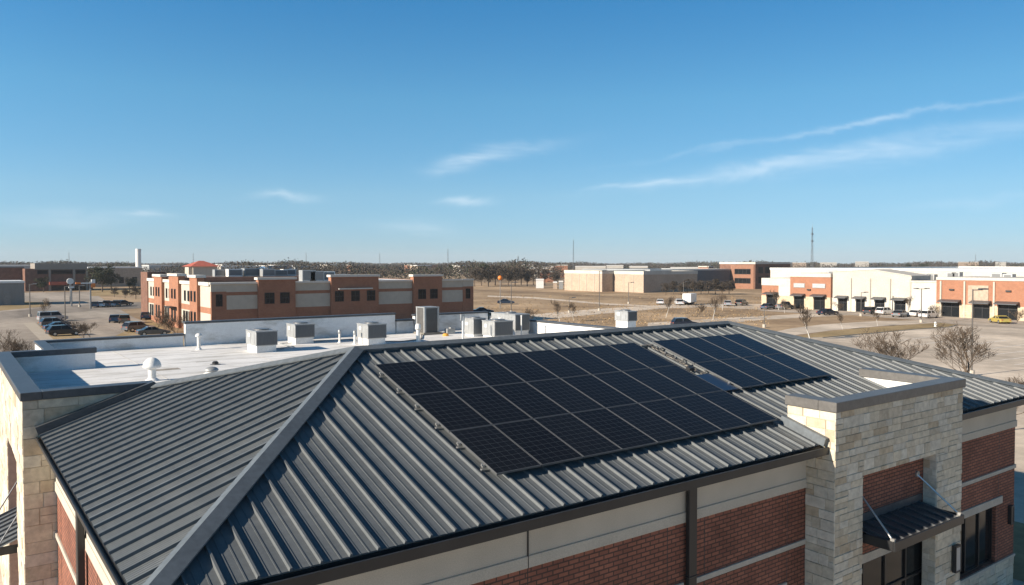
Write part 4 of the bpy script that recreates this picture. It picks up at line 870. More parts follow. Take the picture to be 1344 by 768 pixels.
for nm, lab, p0, p1, d, yt, yb, m, th in (
    ('brick_building', 'low brick wing with a pale roof at the left edge beside the mall', -30, 32, 310, 357, 351, 'brick_dull', 40),
    ('brick_building', 'long beige brick wing right of the evergreen tree by the white pylon', 116, 186, 340, 356.5, 352, 'tan', 30),
    ('warehouse', 'pale low warehouse roof far beyond the mall, at the left', -30, 44, 420, 352, 349, 'galv', 30),
    ('warehouse', 'white roofed warehouse far behind the office block, left part', 290, 340, 420, 353, 351, 'pale', 30),
    ('warehouse', 'small blue and white building far behind the office block', 352, 383, 470, 352.5, 350.5, 'blue2', 25),
    ('warehouse', 'white low building beside the small blue one, far behind the office block', 366, 384, 520, 350.5, 349.5, 'pale', 25),
    ('warehouse', 'pale grey low building far off, right of the blue one', 388, 418, 480, 352.5, 351, 'galv', 25),
    ('house', 'small pinkish house among the far trees, left of the tan stores', 693, 722, 520, 357, 353, 'tan', 12),
    ('house', 'small tower house among the far trees, left of the tan stores', 700, 706, 500, 356, 352.5, 'pale', 8),
    ('house', 'pink flat building on the skyline above the tan stores', 722, 740, 700, 352, 350, 'brick_far', 20),
    ('house', 'orange brick building on the skyline beside the pink flat one', 731, 745, 560, 352.5, 349, 'brick_far', 20),
    ('warehouse', 'long pale building on the skyline above the tan box stores', 755, 795, 640, 352, 350.5, 'pale', 20),
    ('warehouse', 'white low building on the skyline above the second tan store', 826, 850, 640, 352, 350.5, 'pale', 20),
    ('warehouse', 'long tan building on the skyline left of the three storey brick building', 880, 930, 560, 354, 352, 'tan', 20),
    ('warehouse', 'white building among the trees above the long cream store', 1122, 1140, 900, 346.5, 344.5, 'pale', 25),
    ('warehouse', 'pale long building among the trees above the wide brick store', 1257, 1284, 800, 346.5, 345, 'tan', 25),
    ('warehouse', 'orange roofed low building among the far trees, above the office block', 540, 575, 620, 352, 349.5, 'brick_far', 15),
    ('warehouse', 'flat white roof on the skyline just right of the red roof', 292, 306, 760, 350, 348.6, 'pale', 30),
    ('warehouse', 'long grey roof on the skyline left of the red roof', 196, 236, 640, 351, 349.4, 'galv', 30),
    ('house', 'pinkish house among the trees above the right end of the office block', 548, 566, 540, 353, 350.6, 'tan', 14),
    ('house', 'cream house among the brown trees left of the orange ball', 604, 618, 560, 352.5, 350.4, 'pale', 14),
    ('house', 'orange brick house right of the small tower house', 709, 727, 430, 362, 357.5, 'brick_far', 12),
    ('warehouse', 'white roof on the skyline right of the tallest mast', 1076, 1098, 980, 347, 345.6, 'pale', 30),
    ('warehouse', 'small white building on the wooded skyline at the far right', 1306, 1320, 900, 346.5, 345.2, 'pale', 20),
    ('warehouse', 'low white roof among the far trees above the middle of the office block', 430, 452, 700, 350.6, 349.2, 'pale', 20),
    ('house', 'small orange brick house among the trees above the middle of the office block', 462, 474, 640, 351.6, 349.6, 'brick_far', 14),
    ('warehouse', 'pale roof on the skyline right of the stubby mast', 684, 700, 760, 350, 348.4, 'pale', 20),
    ('house', 'tan house in the trees just left of the first tan store', 712, 726, 600, 353.6, 351.2, 'tan', 14),
    ('warehouse', 'white roof on the skyline between the two tan stores', 796, 818, 700, 351, 349.4, 'pale', 20),
    ('house', 'tan low building on the skyline left of the tallest mast', 1040, 1058, 900, 347.4, 345.8, 'tan', 20),
    ('shed', 'white shed at the edge of the dry field below the far trees', 703.5, 713.5, 330, 375, 367.5, 'white', 6),
    ('shed', 'small pale hut between the white shed and the first tan store', 726, 731, 320, 379, 371, 'tan', 3),
    ('shed', 'grey hut standing close to the left wall of the first tan store', 733.5, 739, 318, 380, 370, 'galv', 4)):
    if m == 'blue2' and 'blue2' not in MT: MT['blue2'] = mat('blue cladding', (.08, .2, .38), .6, var=.1)
    t = thing(nm, lab, 'building', at_d((p0 + p1) / 2, d)); zt = Z(yb, d)
    mb = MB(); slab(mb, p0, p1, d, 0, zt - .5, th); mb.build('wall', MT[m], t); mb = MB(); slab(mb, p0 - .3, p1 + .3, d, zt - .5, zt, th + .4, .2); mb.build('roof', MT['coil' if m == 'brick_dull' else 'white' if m != 'brick_far' else 'pale'], t)
    if d < 420 and nm != 'shed':
        mb = MB()
        for k in range(4): pa = p0 + (p1 - p0) * (k + .3) / 4; slab(mb, pa, pa + (p1 - p0) * .09, d, 1.5, 4.2, .2, .15)
        mb.build('window', MT['glass'], t)
# box building at the left edge
t = thing('storage_building', 'plain grey box building with a white roof edge at the far left of the lot', 'building', at_d(10, 205))
mb = MB(); slab(mb, -60, 32, 205, 0, Z(372, 205), 14); mb.build('wall', mat('grey ribbed cladding', (.22, .21, .20), .7, var=.08, sc=(3, 3, .1)), t); mb = MB(); slab(mb, -60.5, 32.5, 205, Z(372, 205), Z(369.5, 205), 14.4, .2); mb.build('roof', MT['white'], t)
mb = MB(); slab(mb, 4, 14, 205, 0, 3.4, .2, .15); mb.build('door', MT['steel'], t)
# white pylon
p = at_d(182, 420); mb = MB(); mb.lathe((p.x, p.y, 0), [(1.5, 0), (1.42, 1), (1.36, Z(329, 420) - .6), (1.42, Z(329, 420) - .55), (1.42, Z(328, 420))], 24); tag(mb.build('pylon', MT['white'], loc=p), 'tall plain white cylindrical tower left of the office block', 'tower')
# red roofed building
a = at_d(265.5, 330); t = thing('red_roof_building', 'cream building with a red hipped roof behind the office block', 'building', a)
w = 38 / F * 330 / 2; zb, zt = Z(351, 330), Z(343.6, 330)
mb = MB(); mb.box(a.x - w * .8, a.x + w * .8, a.y - 5, a.y + 8, 0, zb); mb.box(a.x - w * 1.05, a.x - w * .8, a.y - 4, a.y + 2, 0, zb - .3); mb.build('wall', MT['eifs'], t)
mb = MB(); v = [(a.x - w, a.y - 6, zb), (a.x + w, a.y - 6, zb), (a.x + w, a.y + 9, zb), (a.x - w, a.y + 9, zb), (a.x - w * .15, a.y + 1.5, zt), (a.x + w * .15, a.y + 1.5, zt)]; mb.add(v, [(0, 1, 5, 4), (1, 2, 5), (2, 3, 4, 5), (3, 0, 4), (0, 3, 2, 1)]); mb.build('roof', MT['red'], t)

# ------------------------------------------------------------------ masts
def mast(px, d, ytop, label, w=2.0, arm=False):
    p = at_d(px, d); h = Z(ytop, d); t = thing('radio_mast', label, 'mast', p, 0, 'lattice masts on the skyline'); mb = MB(); n = int(h / (w * 1.5)); q = w * .06
    def W(z): return w / 2 * (1 - .65 * z / h)
    for sx, sy in ((-1, -1), (1, -1), (1, 1), (-1, 1)): mb.tube([(p.x + sx * W(0), p.y + sy * W(0), 0), (p.x + sx * W(h), p.y + sy * W(h), h)], [q, q * .7], 4)
    for k in range(n):
        z0, z1 = h * k / n, h * (k + 1) / n
        for s in (-1, 1):
            for e in ((-1, 1) if k % 2 else (1, -1)),: mb.tube([(p.x + e[0] * W(z0), p.y + s * W(z0), z0), (p.x + e[1] * W(z1), p.y + s * W(z1), z1)], [q * .6] * 2, 3); mb.tube([(p.x + s * W(z0), p.y + e[0] * W(z0), z0), (p.x + s * W(z1), p.y + e[1] * W(z1), z1)], [q * .6] * 2, 3)
    mb.build('lattice', MT['steel'], t); mb = MB(); mb.tube([(p.x, p.y, h), (p.x, p.y, h + 3)], [q, q * .4], 5)
    if arm:
        for z in (h * .86, h * .72): mb.box(p.x - w * .9, p.x + w * .9, p.y - .2, p.y + .2, z, z + .7)
    mb.build('antenna', MT['steel'], t)
mast(1065.5, 560, 300, 'tallest lattice mast on the skyline above the brick store', 1.5, True)
mast(752.5, 620, 317, 'thin lattice mast on the skyline above the first tan store', 1.1)
mast(588, 900, 328, 'lattice mast on the skyline above the right part of the office block', 1.3)
mast(498.5, 1200, 334, 'faint small mast on the skyline above the middle of the office block', 1.4)
mast(402, 1200, 333, 'faint small mast on the skyline right of the red roof', 1.4)
mast(254, 1100, 334, 'faint small mast on the skyline above the red roof', 1.4)
mast(91, 900, 333, 'small lattice mast on the skyline above the dark mall', 1.6)
mast(680, 1100, 338, 'stubby mast on the skyline above the brown trees', 3.0)
mast(1280, 1200, 336, 'faint small mast on the skyline at the right', 1.4)

# ------------------------------------------------------------------ light poles, signs, hydrants
def light_pole(base, ytop, label, double=True, r=.1):
    p = base; h = zat(ytop, p); t = thing('light_pole', label, 'light pole', p, 0, 'parking lot light poles')
    mb = MB(); mb.lathe(p, [(.28, 0), (.28, .55)], 10); mb.build('footing', MT['trim'], t)
    mb = MB(); mb.lathe(p, [(r, .55), (r * .75, h)], 8); mb.build('pole', mat('bronze pole paint', (.11, .10, .09), .5, .2, var=.1), t)
    for s in ((-1, 1) if double else (1,)):
        mb = MB(); mb.beam((p.x, p.y, h - .12), (p.x + s * .8, p.y - s * .5, h - .1), .08, .08); mb.beam((p.x + s * .55, p.y - s * .35, h - .05), (p.x + s * 1.2, p.y - s * .75, h - .05), .42, .14); mb.build('lamp_head', MT['coping'], t)
light_pole(at_d(1277, 74.5), 381, 'nearest parking lot light pole, beside the bare tree in the empty lot', False, .085)
light_pole(gp(1209, 423.5), 380, 'double headed light pole in front of the pale windowless store')
light_pole(gp(1003, 430), 404, 'short pole at the roadside left of the brick stores', False, .07)
light_pole(gp(786.5, 408), 357, 'light pole before the first tan box store', False)
light_pole(gp(747, 411), 392, 'short dark pole in the dry field left of the tan stores', False, .07)
light_pole(gp(671, 411), 372, 'light pole just right of the blue car in the field', False)
light_pole(gp(85.6, 425), 377, 'light pole beside the row of parked cars in the left lot', False)
light_pole(gp(39.5, 416), 374, 'light pole at the left verge before the grey box building', False)
light_pole(gp(104.5, 403), 376, 'light pole between the pole signs in the left lot', False, .12)
light_pole(gp(1130, 415), 385, 'light pole in front of the long cream store', False, .07)
light_pole(gp(1171, 412), 390, 'thin pole before the right end of the long cream store', False, .06)
light_pole(gp(825, 399), 372, 'thin light pole before the second tan store', False, .09)
light_pole(gp(897, 396), 371, 'thin light pole before the dark grey store', False, .09)
def pole_sign(base, ytop, label, face):
    p = base; h = zat(ytop, p); t = thing('pole_sign', label, 'sign', p); mb = MB(); mb.lathe(p, [(.2, 0), (.16, h - .5)], 8); mb.build('post', MT['steel'], t); face(t, p, h)
def round_face(rr, m):
    def f(t, p, h):
        mb = MB(); mb.tube([(p.x, p.y - .35, h - rr), (p.x, p.y + .35, h - rr)], [rr, rr], 24); mb.build('sign_face', MT[m], t)
    return f
pole_sign(gp(92.6, 398), 366.5, 'round white pole sign in the left parking lot', round_face(.8, 'white'))
def box_face(parts):
    def f(t, p, h):
        for x0, x1, z0, z1, m in parts: mb = MB(); mb.box(p.x + x0, p.x + x1, p.y - .3, p.y + .3, h + z0, h + z1); mb.build('sign_face', MT[m], t)
    return f
pole_sign(gp(119, 405.5), 368, 'orange and white pole sign with a long arm in the left parking lot', box_face([(.2, 1.0, -.9, -.001, 'white'), (.2, 1.0, -1.9, -.9, 'orange'), (-2.0, .199, -1.0, -.75, 'white'), (-3.0, -2.0, -1.05, -.65, 'orange')]))
pole_sign(gp(94, 402), 376.5, 'small white sign board on a post below the round pole sign', box_face([(-.6, .6, -.55, 0, 'white')]))
p = gp(656.5, 405); h = zat(363, p); t = thing('balloon_pole', 'thin pole carrying an orange ball, left of the tree row in the dry field', 'pole', p); mb = MB(); mb.lathe(p, [(.09, 0), (.06, h - .8)], 8); mb.build('post', MT['steel'], t)
mb = MB(); mb.lathe((p.x, p.y, h - 1.1), [(.3 * 0 + .55 * math.sin(a) + .001, .55 - .55 * math.cos(a)) for a in [i * math.pi / 10 for i in range(11)]], 16); mb.build('ball', MT['orange'], t, smooth=True)
def hydrant(p, m, label):
    t = thing('hydrant', label, 'hydrant', p); mb = MB(); mb.lathe(p, [(.22, .12), (.22, .2), (.15, .22), (.15, .7), (.2, .72), (.2, .78), (.16, .86), (.06, .95)], 12); mb.build('barrel', MT[m], t)
    mb = MB(); mb.tube([(p.x - .3, p.y, .55 + p.z), (p.x + .3, p.y, .55 + p.z)], [.08, .08], 8); mb.tube([(p.x, p.y - .28, .5 + p.z), (p.x, p.y, .5 + p.z)], [.1, .1], 8); mb.build('nozzle', MT[m], t)
hydrant(gp(1227.6, 430) + Vector((0, 0, .03)), 'white', 'white hydrant on the tip of the grass island in the empty lot')
hydrant(gp(1320.6, 424.5), 'yellow', 'yellow hydrant in front of the yellow car')

# ------------------------------------------------------------------ cars
PAINT = {}
def paint(n, c):
    if n not in PAINT:
        m, N, L, B = nodes('car paint ' + n); B.inputs['Roughness'].default_value = .35; B.inputs['Metallic'].default_value = .3; B.inputs['Coat Weight'].default_value = .6
        L.new(ramp(N, L, noise(N, L, 2, 3), tuple(x * .85 for x in c), tuple(x * 1.1 for x in c)), B.inputs['Base Color']); PAINT[n] = m
    return PAINT[n]
CC = {'black': (.015, .016, .018), 'white': (.7, .7, .69), 'silver': (.38, .39, .40), 'blue': (.014, .032, .065), 'brown': (.14, .095, .05), 'grey': (.10, .105, .11), 'yellow': (.5, .38, .08), 'navy': (.012, .02, .04), 'tan': (.3, .22, .13)}
TYRE = mat('tyre rubber', (.015, .015, .016), .8); 
def car(kind, colour, p, rz, label):
    L_, H, zc = {'sedan': (4.5, 1.38, .92), 'suv': (4.5, 1.56, 1.0), 'van': (4.8, 1.8, 1.08), 'pickup': (5.4, 1.8, 1.05)}[kind]; hw = .9
    t = thing('parked_car' if kind != 'pickup' else 'pickup_truck', label, 'car' if kind not in ('pickup', 'van') else ('pickup truck' if kind == 'pickup' else 'van'), p, rz, 'parked cars')
    hl = L_ / 2
    prof = [(-hl, .35), (-hl + .05, zc - .12), (-hl + .25, zc - .02), (-hl + .6, zc), (hl - 1.25, zc), (hl - .2, zc - .22), (hl, zc - .38), (hl, .35), (hl - .4, .25), (-hl + .4, .25)]
    # cross sections give the flanks a slight tumblehome
    mb = MB(); n = len(prof); vs = []
    for y, k in ((-hw, 0), (-hw * .97, 1), (hw * .97, 1), (hw, 0)):
        for x, z in prof: vs.append((x * (1 if k else .985), y, z if k else (z - .06 if z > .6 else z + .06)))
    fs = [tuple(range(n)), tuple(range(3 * n, 4 * n))[::-1]]
    for s in range(3):
        for i in range(n): fs.append((s * n + i, s * n + (i + 1) % n, (s + 1) * n + (i + 1) % n, (s + 1) * n + i))
    mb.add(vs, fs)
    c0, c1 = {'sedan': (-hl + .7, hl - 1.35), 'suv': (-hl + .12, hl - 1.25), 'van': (-hl + .06, hl - .95), 'pickup': (-.3, hl - 1.4)}[kind]; s0, s1 = {'sedan': (.75, .75), 'suv': (.42, .8), 'van': (.1, .55), 'pickup': (.2, .6)}[kind]
    r0, r1 = c0 + s0, c1 - s1; hr = .72
    def cab(mbx, za, zb, ia, ib, grow=0):
        f = lambda q: (c0 + (r0 - c0) * q - grow, c1 + (r1 - c1) * q + grow, (hw * .93 + (hr - hw * .93) * q) + grow)
        A, B = f(ia), f(ib)
        mbx.add([(A[0], -A[2], za), (A[1], -A[2], za), (A[1], A[2], za), (A[0], A[2], za), (B[0], -B[2], zb), (B[1], -B[2], zb), (B[1], B[2], zb), (B[0], B[2], zb)], [(0, 3, 2, 1), (4, 5, 6, 7), (0, 1, 5, 4), (1, 2, 6, 5), (2, 3, 7, 6), (3, 0, 4, 7)])
    cab(mb, H - .12, H, .88, 1, .012)
    for xx in (c0 + .05, (c0 + c1) / 2, c1 - .08):          # roof pillars
        q = 0 if xx == (c0 + c1) / 2 else (1 if xx < 0 else -1)
        for s in (-1, 1):
            top = (c0 + c1) / 2 if q == 0 else (r0 + .03 if q == 1 else r1 - .03); mb.beam((xx, s * hw * .93, zc - .02), (top, s * (hr + .01), H - .08), .09, .05, (0, s, .2))
    if kind == 'pickup': mb.box(-hl + .05, -.35, -.86, -.8, zc - .01, zc + .22); mb.box(-hl + .05, -.35, .8, .86, zc - .01, zc + .22); mb.box(-hl + .05, -hl + .1, -.8, .8, zc - .01, zc + .2)
    def loc(mbx): mbx.v = [(v[0] + p.x, v[1] + p.y, v[2] + p.z) for v in mbx.v]; return mbx
    loc(mb).build('body', paint(colour, CC[colour]), t, bevel=.03)
    mb = MB(); cab(mb, zc - .01, H - .11, 0, .9); loc(mb).build('window_glass', MT['glass'], t)
    for sx in (-1, 1):
        for sy in (-1, 1):
            x = sx * (hl - .85); mb = MB(); mb.tube([(x, sy * .72, .33), (x, sy * .92, .33)], [.33, .33], 16); w = loc(mb).build('wheel', TYRE, t)
            mb = MB(); mb.tube([(x, sy * .915, .33), (x, sy * .935, .33)], [.19, .19], 12); loc(mb).build('rim', MT['silver'], w)
    for sy in (-1, 1):
        mb = MB(); mb.box(hl - .06, hl + .012, sy * .62 - .16, sy * .62 + .16, zc - .42, zc - .28); loc(mb).build('headlight', MT['lamp'], t)
        mb = MB(); mb.box(-hl - .012, -hl + .06, sy * .66 - .12, sy * .66 + .12, zc - .3, zc - .14); loc(mb).build('tail_light', MT['red'], t)
    return t
H_ = R(90)
for kind, colour, px, py, rz, label in (
    ('suv', 'black', 84, 440.5, R(8), 'black suv nearest in the parked row by the light pole, left lot'),
    ('sedan', 'blue', 78, 434, R(8), 'dark blue car second from the front in the parked row, left lot'),
    ('van', 'silver', 69, 421.5, R(8), 'silver van at the far end of the parked row in the left lot'),
    ('suv', 'grey', 72, 429, R(8), 'grey suv between the blue car and the silver van, left lot'),
    ('suv', 'grey', 181, 435, R(20), 'grey suv parked nearest the shrubs beside the office block'),
    ('sedan', 'blue', 151, 423, R(78), 'blue car at the left end of the group before the office block'),
    ('suv', 'brown', 163.5, 424, R(80), 'brown suv parked right of the blue car before the office block'),
    ('sedan', 'navy', 191.5, 419, R(80), 'small dark car tucked against the office block corner'),
    ('sedan', 'grey', 201, 440.5, 0, 'grey car half hidden behind the low white parapet'),
    ('sedan', 'blue', 124.5, 403.5, R(80), 'blue car at the left end of the far row in the left lot'),
    ('sedan', 'white', 132.5, 403, R(80), 'white car second from the left in the far row'),
    ('suv', 'navy', 140, 402.8, R(80), 'dark suv third from the left in the far row'),
    ('sedan', 'silver', 146.5, 402.5, R(80), 'silver car fourth from the left in the far row'),
    ('suv', 'black', 153, 402.3, R(80), 'black suv fifth from the left in the far row'),
    ('sedan', 'black', 162, 401, R(20), 'black car at the right end of the far row in the left lot'),
    ('sedan', 'blue', 664, 399.4, R(-36), 'dark blue car alone in the dry field'),
    ('sedan', 'navy', 634, 412, R(-30), 'dark car just past the right end of the office block'),
    ('sedan', 'white', 866.5, 399.5, R(43), 'white car at the left of the vehicles on the middle road'),
    ('suv', 'white', 891, 400.3, R(50), 'white suv beside the white trailer on the middle road'),
    ('sedan', 'silver', 955, 401.5, R(40), 'silver car left of the black suv on the middle road'),
    ('suv', 'black', 973.5, 401, R(15), 'black suv near the left end of the retail row'),
    ('suv', 'navy', 899, 429.5, R(-30), 'dark suv showing just above the roof ridge'),
    ('sedan', 'blue', 1008, 406, R(8), 'blue car in front of the small store at the left end of the retail row'),
    ('pickup', 'grey', 1030, 406, R(5), 'grey pickup before the left side of the taller brick store'),
    ('sedan', 'navy', 1086, 413.8, R(-12), 'dark car at the kerb before the long cream store'),
    ('suv', 'black', 1144, 412.3, R(3), 'black suv before the third awning of the cream store'),
    ('suv', 'white', 1161.5, 413, R(-2), 'white suv right of the black suv before the cream store'),
    ('sedan', 'grey', 1182, 416, R(4), 'grey car before the right end of the cream store'),
    ('sedan', 'white', 1203, 415.5, R(2), 'white car left of the double headed light pole'),
    ('suv', 'white', 1219, 417.5, R(-3), 'large white suv right of the double headed light pole'),
    ('sedan', 'yellow', 1312, 424.3, R(48), 'low yellow car in front of the big dark shop front')):
    q = gp(px, py); car(kind, colour, Vector((q.x, q.y, .03)), rz, label)
p = gp(905, 400); t = thing('box_trailer', 'white box trailer parked on the middle road beside the white suv', 'trailer', p, R(22))
def lb(x0, x1, y0, y1, z0, z1, m, n):
    mb = MB(); mb.box(x0 + p.x, x1 + p.x, y0 + p.y, y1 + p.y, z0, z1); mb.build(n, MT[m], t, bevel=.02)
lb(-2.2, 2.2, -1.1, 1.1, .7, 2.9, 'white', 'body'); lb(-1.8, 3.0, -.5, .5, .5, .69, 'steel', 'chassis')
for x in (-.6, .4):
    mb = MB(); mb.tube([(p.x + x, p.y - 1.0, .38), (p.x + x, p.y + 1.0, .38)], [.38, .38], 14); mb.build('wheel', TYRE, t)

# ------------------------------------------------------------------ trees
def bare_mesh(seed, H, spread, fork, lv=5, kids=3, r0=.11, upw=.35, thin=.006):
    """trunk and twig meshes of a leafless tree, at the origin"""
    r = random.Random(seed); tr, tw = MB(), MB()
    def grow(p, d, l, rad, k):
        n = 3; pts = [p]; dd = d.copy()
        for i in range(n):
            dd = (dd + Vector((r.uniform(-.22, .22), r.uniform(-.22, .22), r.uniform(-.12, .2)))).normalized(); pts.append(pts[-1] + dd * l / n)
        e = rad * .62; (tr if k < 2 else tw).tube(pts, [rad - (rad - e) * i / n for i in range(n + 1)], 7 if k < 2 else (4 if k < 4 else 3), k < 2)
        if k >= lv: return
        for j in range(kids + (1 if k in (0, 1) else 0)):
            a = r.uniform(0, 6.283); s = r.uniform(.45, .95) * spread; side = Vector((math.cos(a), math.sin(a), 0))
            nd = (dd + side * s + Vector((0, 0, upw * r.uniform(.2, 1)))).normalized(); q = pts[-1] if j < 2 else pts[r.randint(1, n)]
            grow(q, nd, l * r.uniform(.62, .86) if k else (H - fork) * r.uniform(.32, .46), max(e * r.uniform(.6, .85), thin), k + 1)
    grow(Vector((0, 0, -.05)), Vector((r.uniform(-.03, .03), r.uniform(-.03, .03), 1)), fork, r0, 0)
    return tr, tw
def tree_proto(name, label, cat, group, *a, bark='bark', **kw):
    tr, tw = bare_mesh(*a, **kw); t = thing(name, label, cat, (0, 0, 0), 0, group)
    tr.build('trunk', MT[bark], t); tw.build('crown', MT['twig'], t); return t
def place(proto, used, p, rz, s, label):
    o = proto if not used else dup(proto, p, rz, s); o.location = p; o.rotation_euler = (0, 0, rz); o.scale = (s,) * 3 if not isinstance(s, tuple) else s; o['label'] = label; return o
A = tree_proto('bare_tree', 'x', 'tree', 'leafless trees around the lots', 11, 5.2, 1.0, 2.1, 6, 3, .13, .45, .011)
A2 = tree_proto('bare_tree', 'x', 'tree', 'leafless trees around the lots', 12, 5.0, 1.1, 1.9, 6, 3, .13, .45, .011)
B_ = tree_proto('young_tree', 'x', 'tree', 'leafless trees around the lots', 14, 4.5, .55, 1.5, 5, 3, .08, .6, .016, bark='white_bark')
place(A, 0, at_d(1268, 61), .3, (1.35, 1.35, 1.0), 'wide bare tree beside the nearest light pole in the empty lot')
place(A2, 0, at_d(1164, 62), 1.0, (1.2, 1.2, 1.0), 'wide bare tree over the right hip of the metal roof, left of the pole')
place(A2, 1, at_d(1200, 56), 2.2, .62, 'small bare tree between the two wide bare trees')
place(A, 1, at_d(1325, 50), 4.0, .62, 'small bare tree at the right edge above the eave')
place(A2, 1, at_d(17, 62), 3.1, (1.0, 1.0, 1.0), 'bare tree at the left edge beyond the stone side tower')
place(B_, 0, gp(1063, 447), 0, (1, 1, 1.0), 'young tree with a pale trunk between hip roof and brick stores')
for i, (px, py, s, lab) in enumerate(((1106, 432.5, .55, 'tiny bare tree on the grass strip before the cream store'), (1152, 428, .5, 'tiny bare tree left of the double headed light pole'), (936, 420, .95, 'bare young tree above the right end of the ridge'), (874, 417, .85, 'bare young tree just right of the lone rooftop unit'),
        (948, 408, .8, 'bare young tree before the dark grey store, at the road'), (1022, 407, .9, 'bare young tree before the small store at the left of the row'), (1030, 411, .6, 'small bare tree at the kerb before the taller brick store'), (1190, 413, .8, 'bare tree before the right end of the cream store'), (1115, 407, .7, 'bare tree close to the first cream awning'), (57, 420, .8, 'bare tree at the verge left of the parked row'), (735, 423, .8, 'leafless scrub tree left of the lone rooftop unit'), (753, 421, .7, 'smaller leafless scrub tree right of the other in the dry field'), (1000, 396, 1.0, 'bare tree near the left corner of the retail row'))):
    place(B_, 1, gp(px, py), i * 1.3, s, lab)
SB = tree_proto('bare_shrub', 'x', 'shrub', 'leafless shrubs', 15, 2.2, 1.2, .25, 5, 3, .045, .5, .010)
for i, (px, py, s, lab) in enumerate(((110, 446, 1.35, 'bare shrub right of the parked row in the left lot'), (118, 443, 1.1, 'smaller bare shrub right of the parked row'), (207, 432, 1.5, 'bare shrub at the foot of the office side wall, left one'), (218, 437, 1.3, 'bare shrub at the foot of the office side wall, middle one'), (232, 442, 1.6, 'bare shrub nearest the white parapet at the office wall'), (1098, 411, 1.2, 'dense bare shrub before the cream store'), (1230, 416, 1.2, 'bare shrub right of the large white suv'), (1335, 424, 1.3, 'bare shrub right of the yellow car'), (915, 416, 1.4, 'yellowish scrub in the dry field above the ridge'), (700, 423, 1.3, 'bare scrub in the field right of the office block'))):
    place(SB, i > 0, gp(px, py), i * 2.1, s, lab)
# denser crowns: many small twig or leaf faces spread through the volume
def cloud(mb, c, rx, rz, n, size, cols, r, thin=.35):
    for _ in range(n):
        while True:
            d = Vector((r.uniform(-1, 1), r.uniform(-1, 1), r.uniform(-1, 1)))
            if d.length < 1: break
        q = Vector((c[0] + d.x * rx, c[1] + d.y * rx, c[2] + d.z * rz)); a = Vector((r.uniform(-1, 1), r.uniform(-1, 1), r.uniform(-1, 1))).normalized(); b = a.cross(Vector((r.uniform(-1, 1), r.uniform(-1, 1), r.uniform(-1, 1)))).normalized()
        s = size * r.uniform(.6, 1.4); mb.add([q - a * s, q + b * s * thin, q + a * s, q - b * s * thin], [(0, 1, 2, 3)], r.choice(cols))
BR = [(.064, .053, .043), (.073, .06, .048), (.058, .049, .04), (.082, .067, .053)]
GN = [(.040, .046, .026), (.05, .054, .03), (.03, .038, .022), (.058, .06, .034)]
def crown_tree(name, label, seed, H, w, cols, m, n=900):
    r = random.Random(seed); t = thing(name, label, 'tree', (0, 0, 0), 0, 'trees beyond the field'); mb = MB(); mb.open = 1
    for k in range(11):
        a = r.uniform(0, 6.28); q = r.uniform(0, w * .33); zz = r.uniform(.36, .82) * H
        cloud(mb, (q * math.cos(a), q * math.sin(a), zz), w * r.uniform(.16, .3), H * r.uniform(.1, .19), n // 11, .34, cols, r)
    mb.build('crown', MT[m], t)
    mb = MB(); mb.tube([(0, 0, -.1), (.1, 0, H * .25), (0, .1, H * .55)], [.28, .22, .1], 7)
    for k in range(5): a = k * 1.3; mb.tube([(.05, 0, H * .28), (math.cos(a) * w * .3, math.sin(a) * w * .3, H * .7)], [.12, .03], 5)
    mb.build('trunk', MT['bark'], t); return t
WA = [crown_tree('woodland_tree', 'x', 40 + k, 10, 9, BR, 'woods', 1500) for k in range(3)]
rw = random.Random(9); k = 0
for px, d, s in ((623, 350, .9), (632, 365, .98), (641, 352, .96), (650, 370, 1.04), (658, 350, .92), (667, 366, 1.0), (676, 352, .95), (684, 372, .96), (692, 356, .86), (700, 380, .8), (715, 380, .85), (728, 372, .8)):
    place(WA[k % 3], k > 2, at_d(px, d), rw.uniform(0, 6), s, 'brown leafless tree, %s from the left in the row between office block and tan stores' % ORD[k]); k += 1
for i, (px, d, s) in enumerate(((874, 262, .42), (884, 266, .5), (893, 262, .46), (902, 268, .55), (911, 262, .5), (920, 266, .56), (930, 262, .5), (939, 267, .58), (948, 263, .52), (957, 266, .5))):
    place(WA[i % 3], 1, at_d(px, d), i * 1.1, s, 'brown bare tree, %s from the left before the dark grey store' % ORD[i])
EV = crown_tree('evergreen_tree', 'x', 60, 11, 10.5, GN, 'evergreen', 2600)
place(EV, 0, at_d(134, 290), 0, .98, 'large dark evergreen tree right of the mall')
place(EV, 1, at_d(146, 296), 2, .82, 'second evergreen crown right of the large evergreen tree')
place(EV, 1, at_d(57, 285), 1, .55, 'small dark tree in front of the mall windows')
place(EV, 1, at_d(170, 300), 4, .5, 'low dark tree beside the white pylon')
place(EV, 1, at_d(636, 420), 4, 1.0, 'olive green tree standing out of the brown wood beyond the field')
for i, (px, d, s) in enumerate(((178, 230, .42), (190, 232, .4), (164, 238, .35), (150, 245, .32), (1190, 700, 1), (1212, 690, 1.05))):
    if px > 1000: place(EV, 1, at_d(px, d), i, s, 'dark green tree beyond the retail row roofs, %s one' % ('left' if i == 4 else 'right'))
    else: place(WA[i % 3], 1, at_d(px, d), i, s, 'low brown tree, %s from the right at the edge of the left lot' % ORD[(1, 0, 2, 3)[i]])
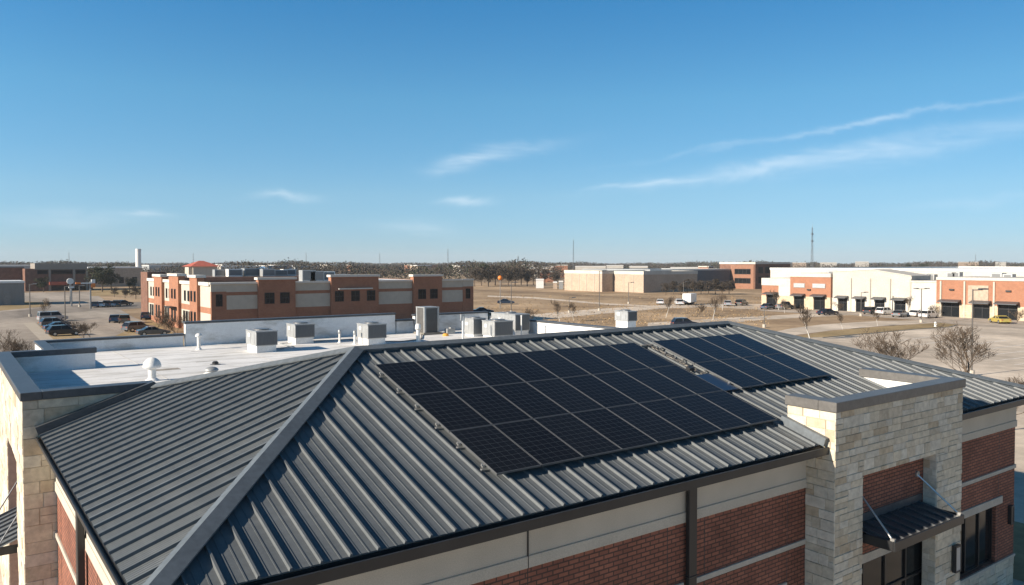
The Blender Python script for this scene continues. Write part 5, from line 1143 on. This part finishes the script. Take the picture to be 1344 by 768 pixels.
# the far wood, one mass
def far_wood():
    r = random.Random(77); mb = MB(); mb.open = 1
    for _ in range(9500):
        px = r.uniform(-140, 1480); d = 430 + 2100 * r.random() ** 1.35
        if d < 560 and not (270 < px < 735): continue
        if d < 760 and px > 735: continue
        p = at_d(px, d); h = (r.uniform(7, 11.5) + (2.0 if d > 1300 else 0)) * (1 + .16 * math.sin(px * .021) + .1 * math.sin(px * .083 + 1)); w = r.uniform(3.5, 7); g = r.random() < .2
        cols = GN if g else BR; n = 48 if d < 900 else 20
        cloud(mb, (p.x, p.y, h * .55), w, h * .45, n, (.55 if d < 900 else 1.2), cols, r, .6)
    o = mb.build('far_wood', MT['woods']); tag(o, 'brown winter wood along the whole skyline', 'wood', kind='stuff')
far_wood()
def scrub():
    r = random.Random(78); mb = MB(); mb.open = 1
    SC_ = [(.36, .25, .14), (.30, .205, .115), (.42, .30, .17), (.24, .17, .10)]
    for _ in range(1500):
        px, py = r.uniform(630, 1010), r.uniform(388, 428)
        if py < 430 - (px - 630) * .02 and (392 + abs(px - 800) * .01) < py < 399 and r.random() < .5: continue
        p = gp(px, py); cloud(mb, (p.x, p.y, .2), r.uniform(.3, .8), r.uniform(.1, .25), 5, .16, SC_, r, .3)
    for _ in range(500):
        px, py = r.uniform(40, 250), r.uniform(420, 446); 
    tag(mb.build('dry_grass', MT['woods']), 'tufts of dry brown grass over the field', 'grass', kind='stuff')
scrub()

# ------------------------------------------------------------------ haze over the plain
def haze():
    mb = MB(); mb.box(-2600, 3600, -120, 3600, -1, 52); m = bpy.data.materials.new('thin haze'); m.use_nodes = True; nt = m.node_tree; nt.nodes.clear()
    o = nt.nodes.new('ShaderNodeOutputMaterial'); v = nt.nodes.new('ShaderNodeVolumePrincipled'); v.inputs['Density'].default_value = .00012; v.inputs['Color'].default_value = (.80, .88, .96, 1); v.inputs['Anisotropy'].default_value = 0
    nt.links.new(v.outputs[0], o.inputs['Volume']); tag(mb.build('haze', m), 'thin pale haze that fades the far trees', 'haze', kind='stuff')
haze()
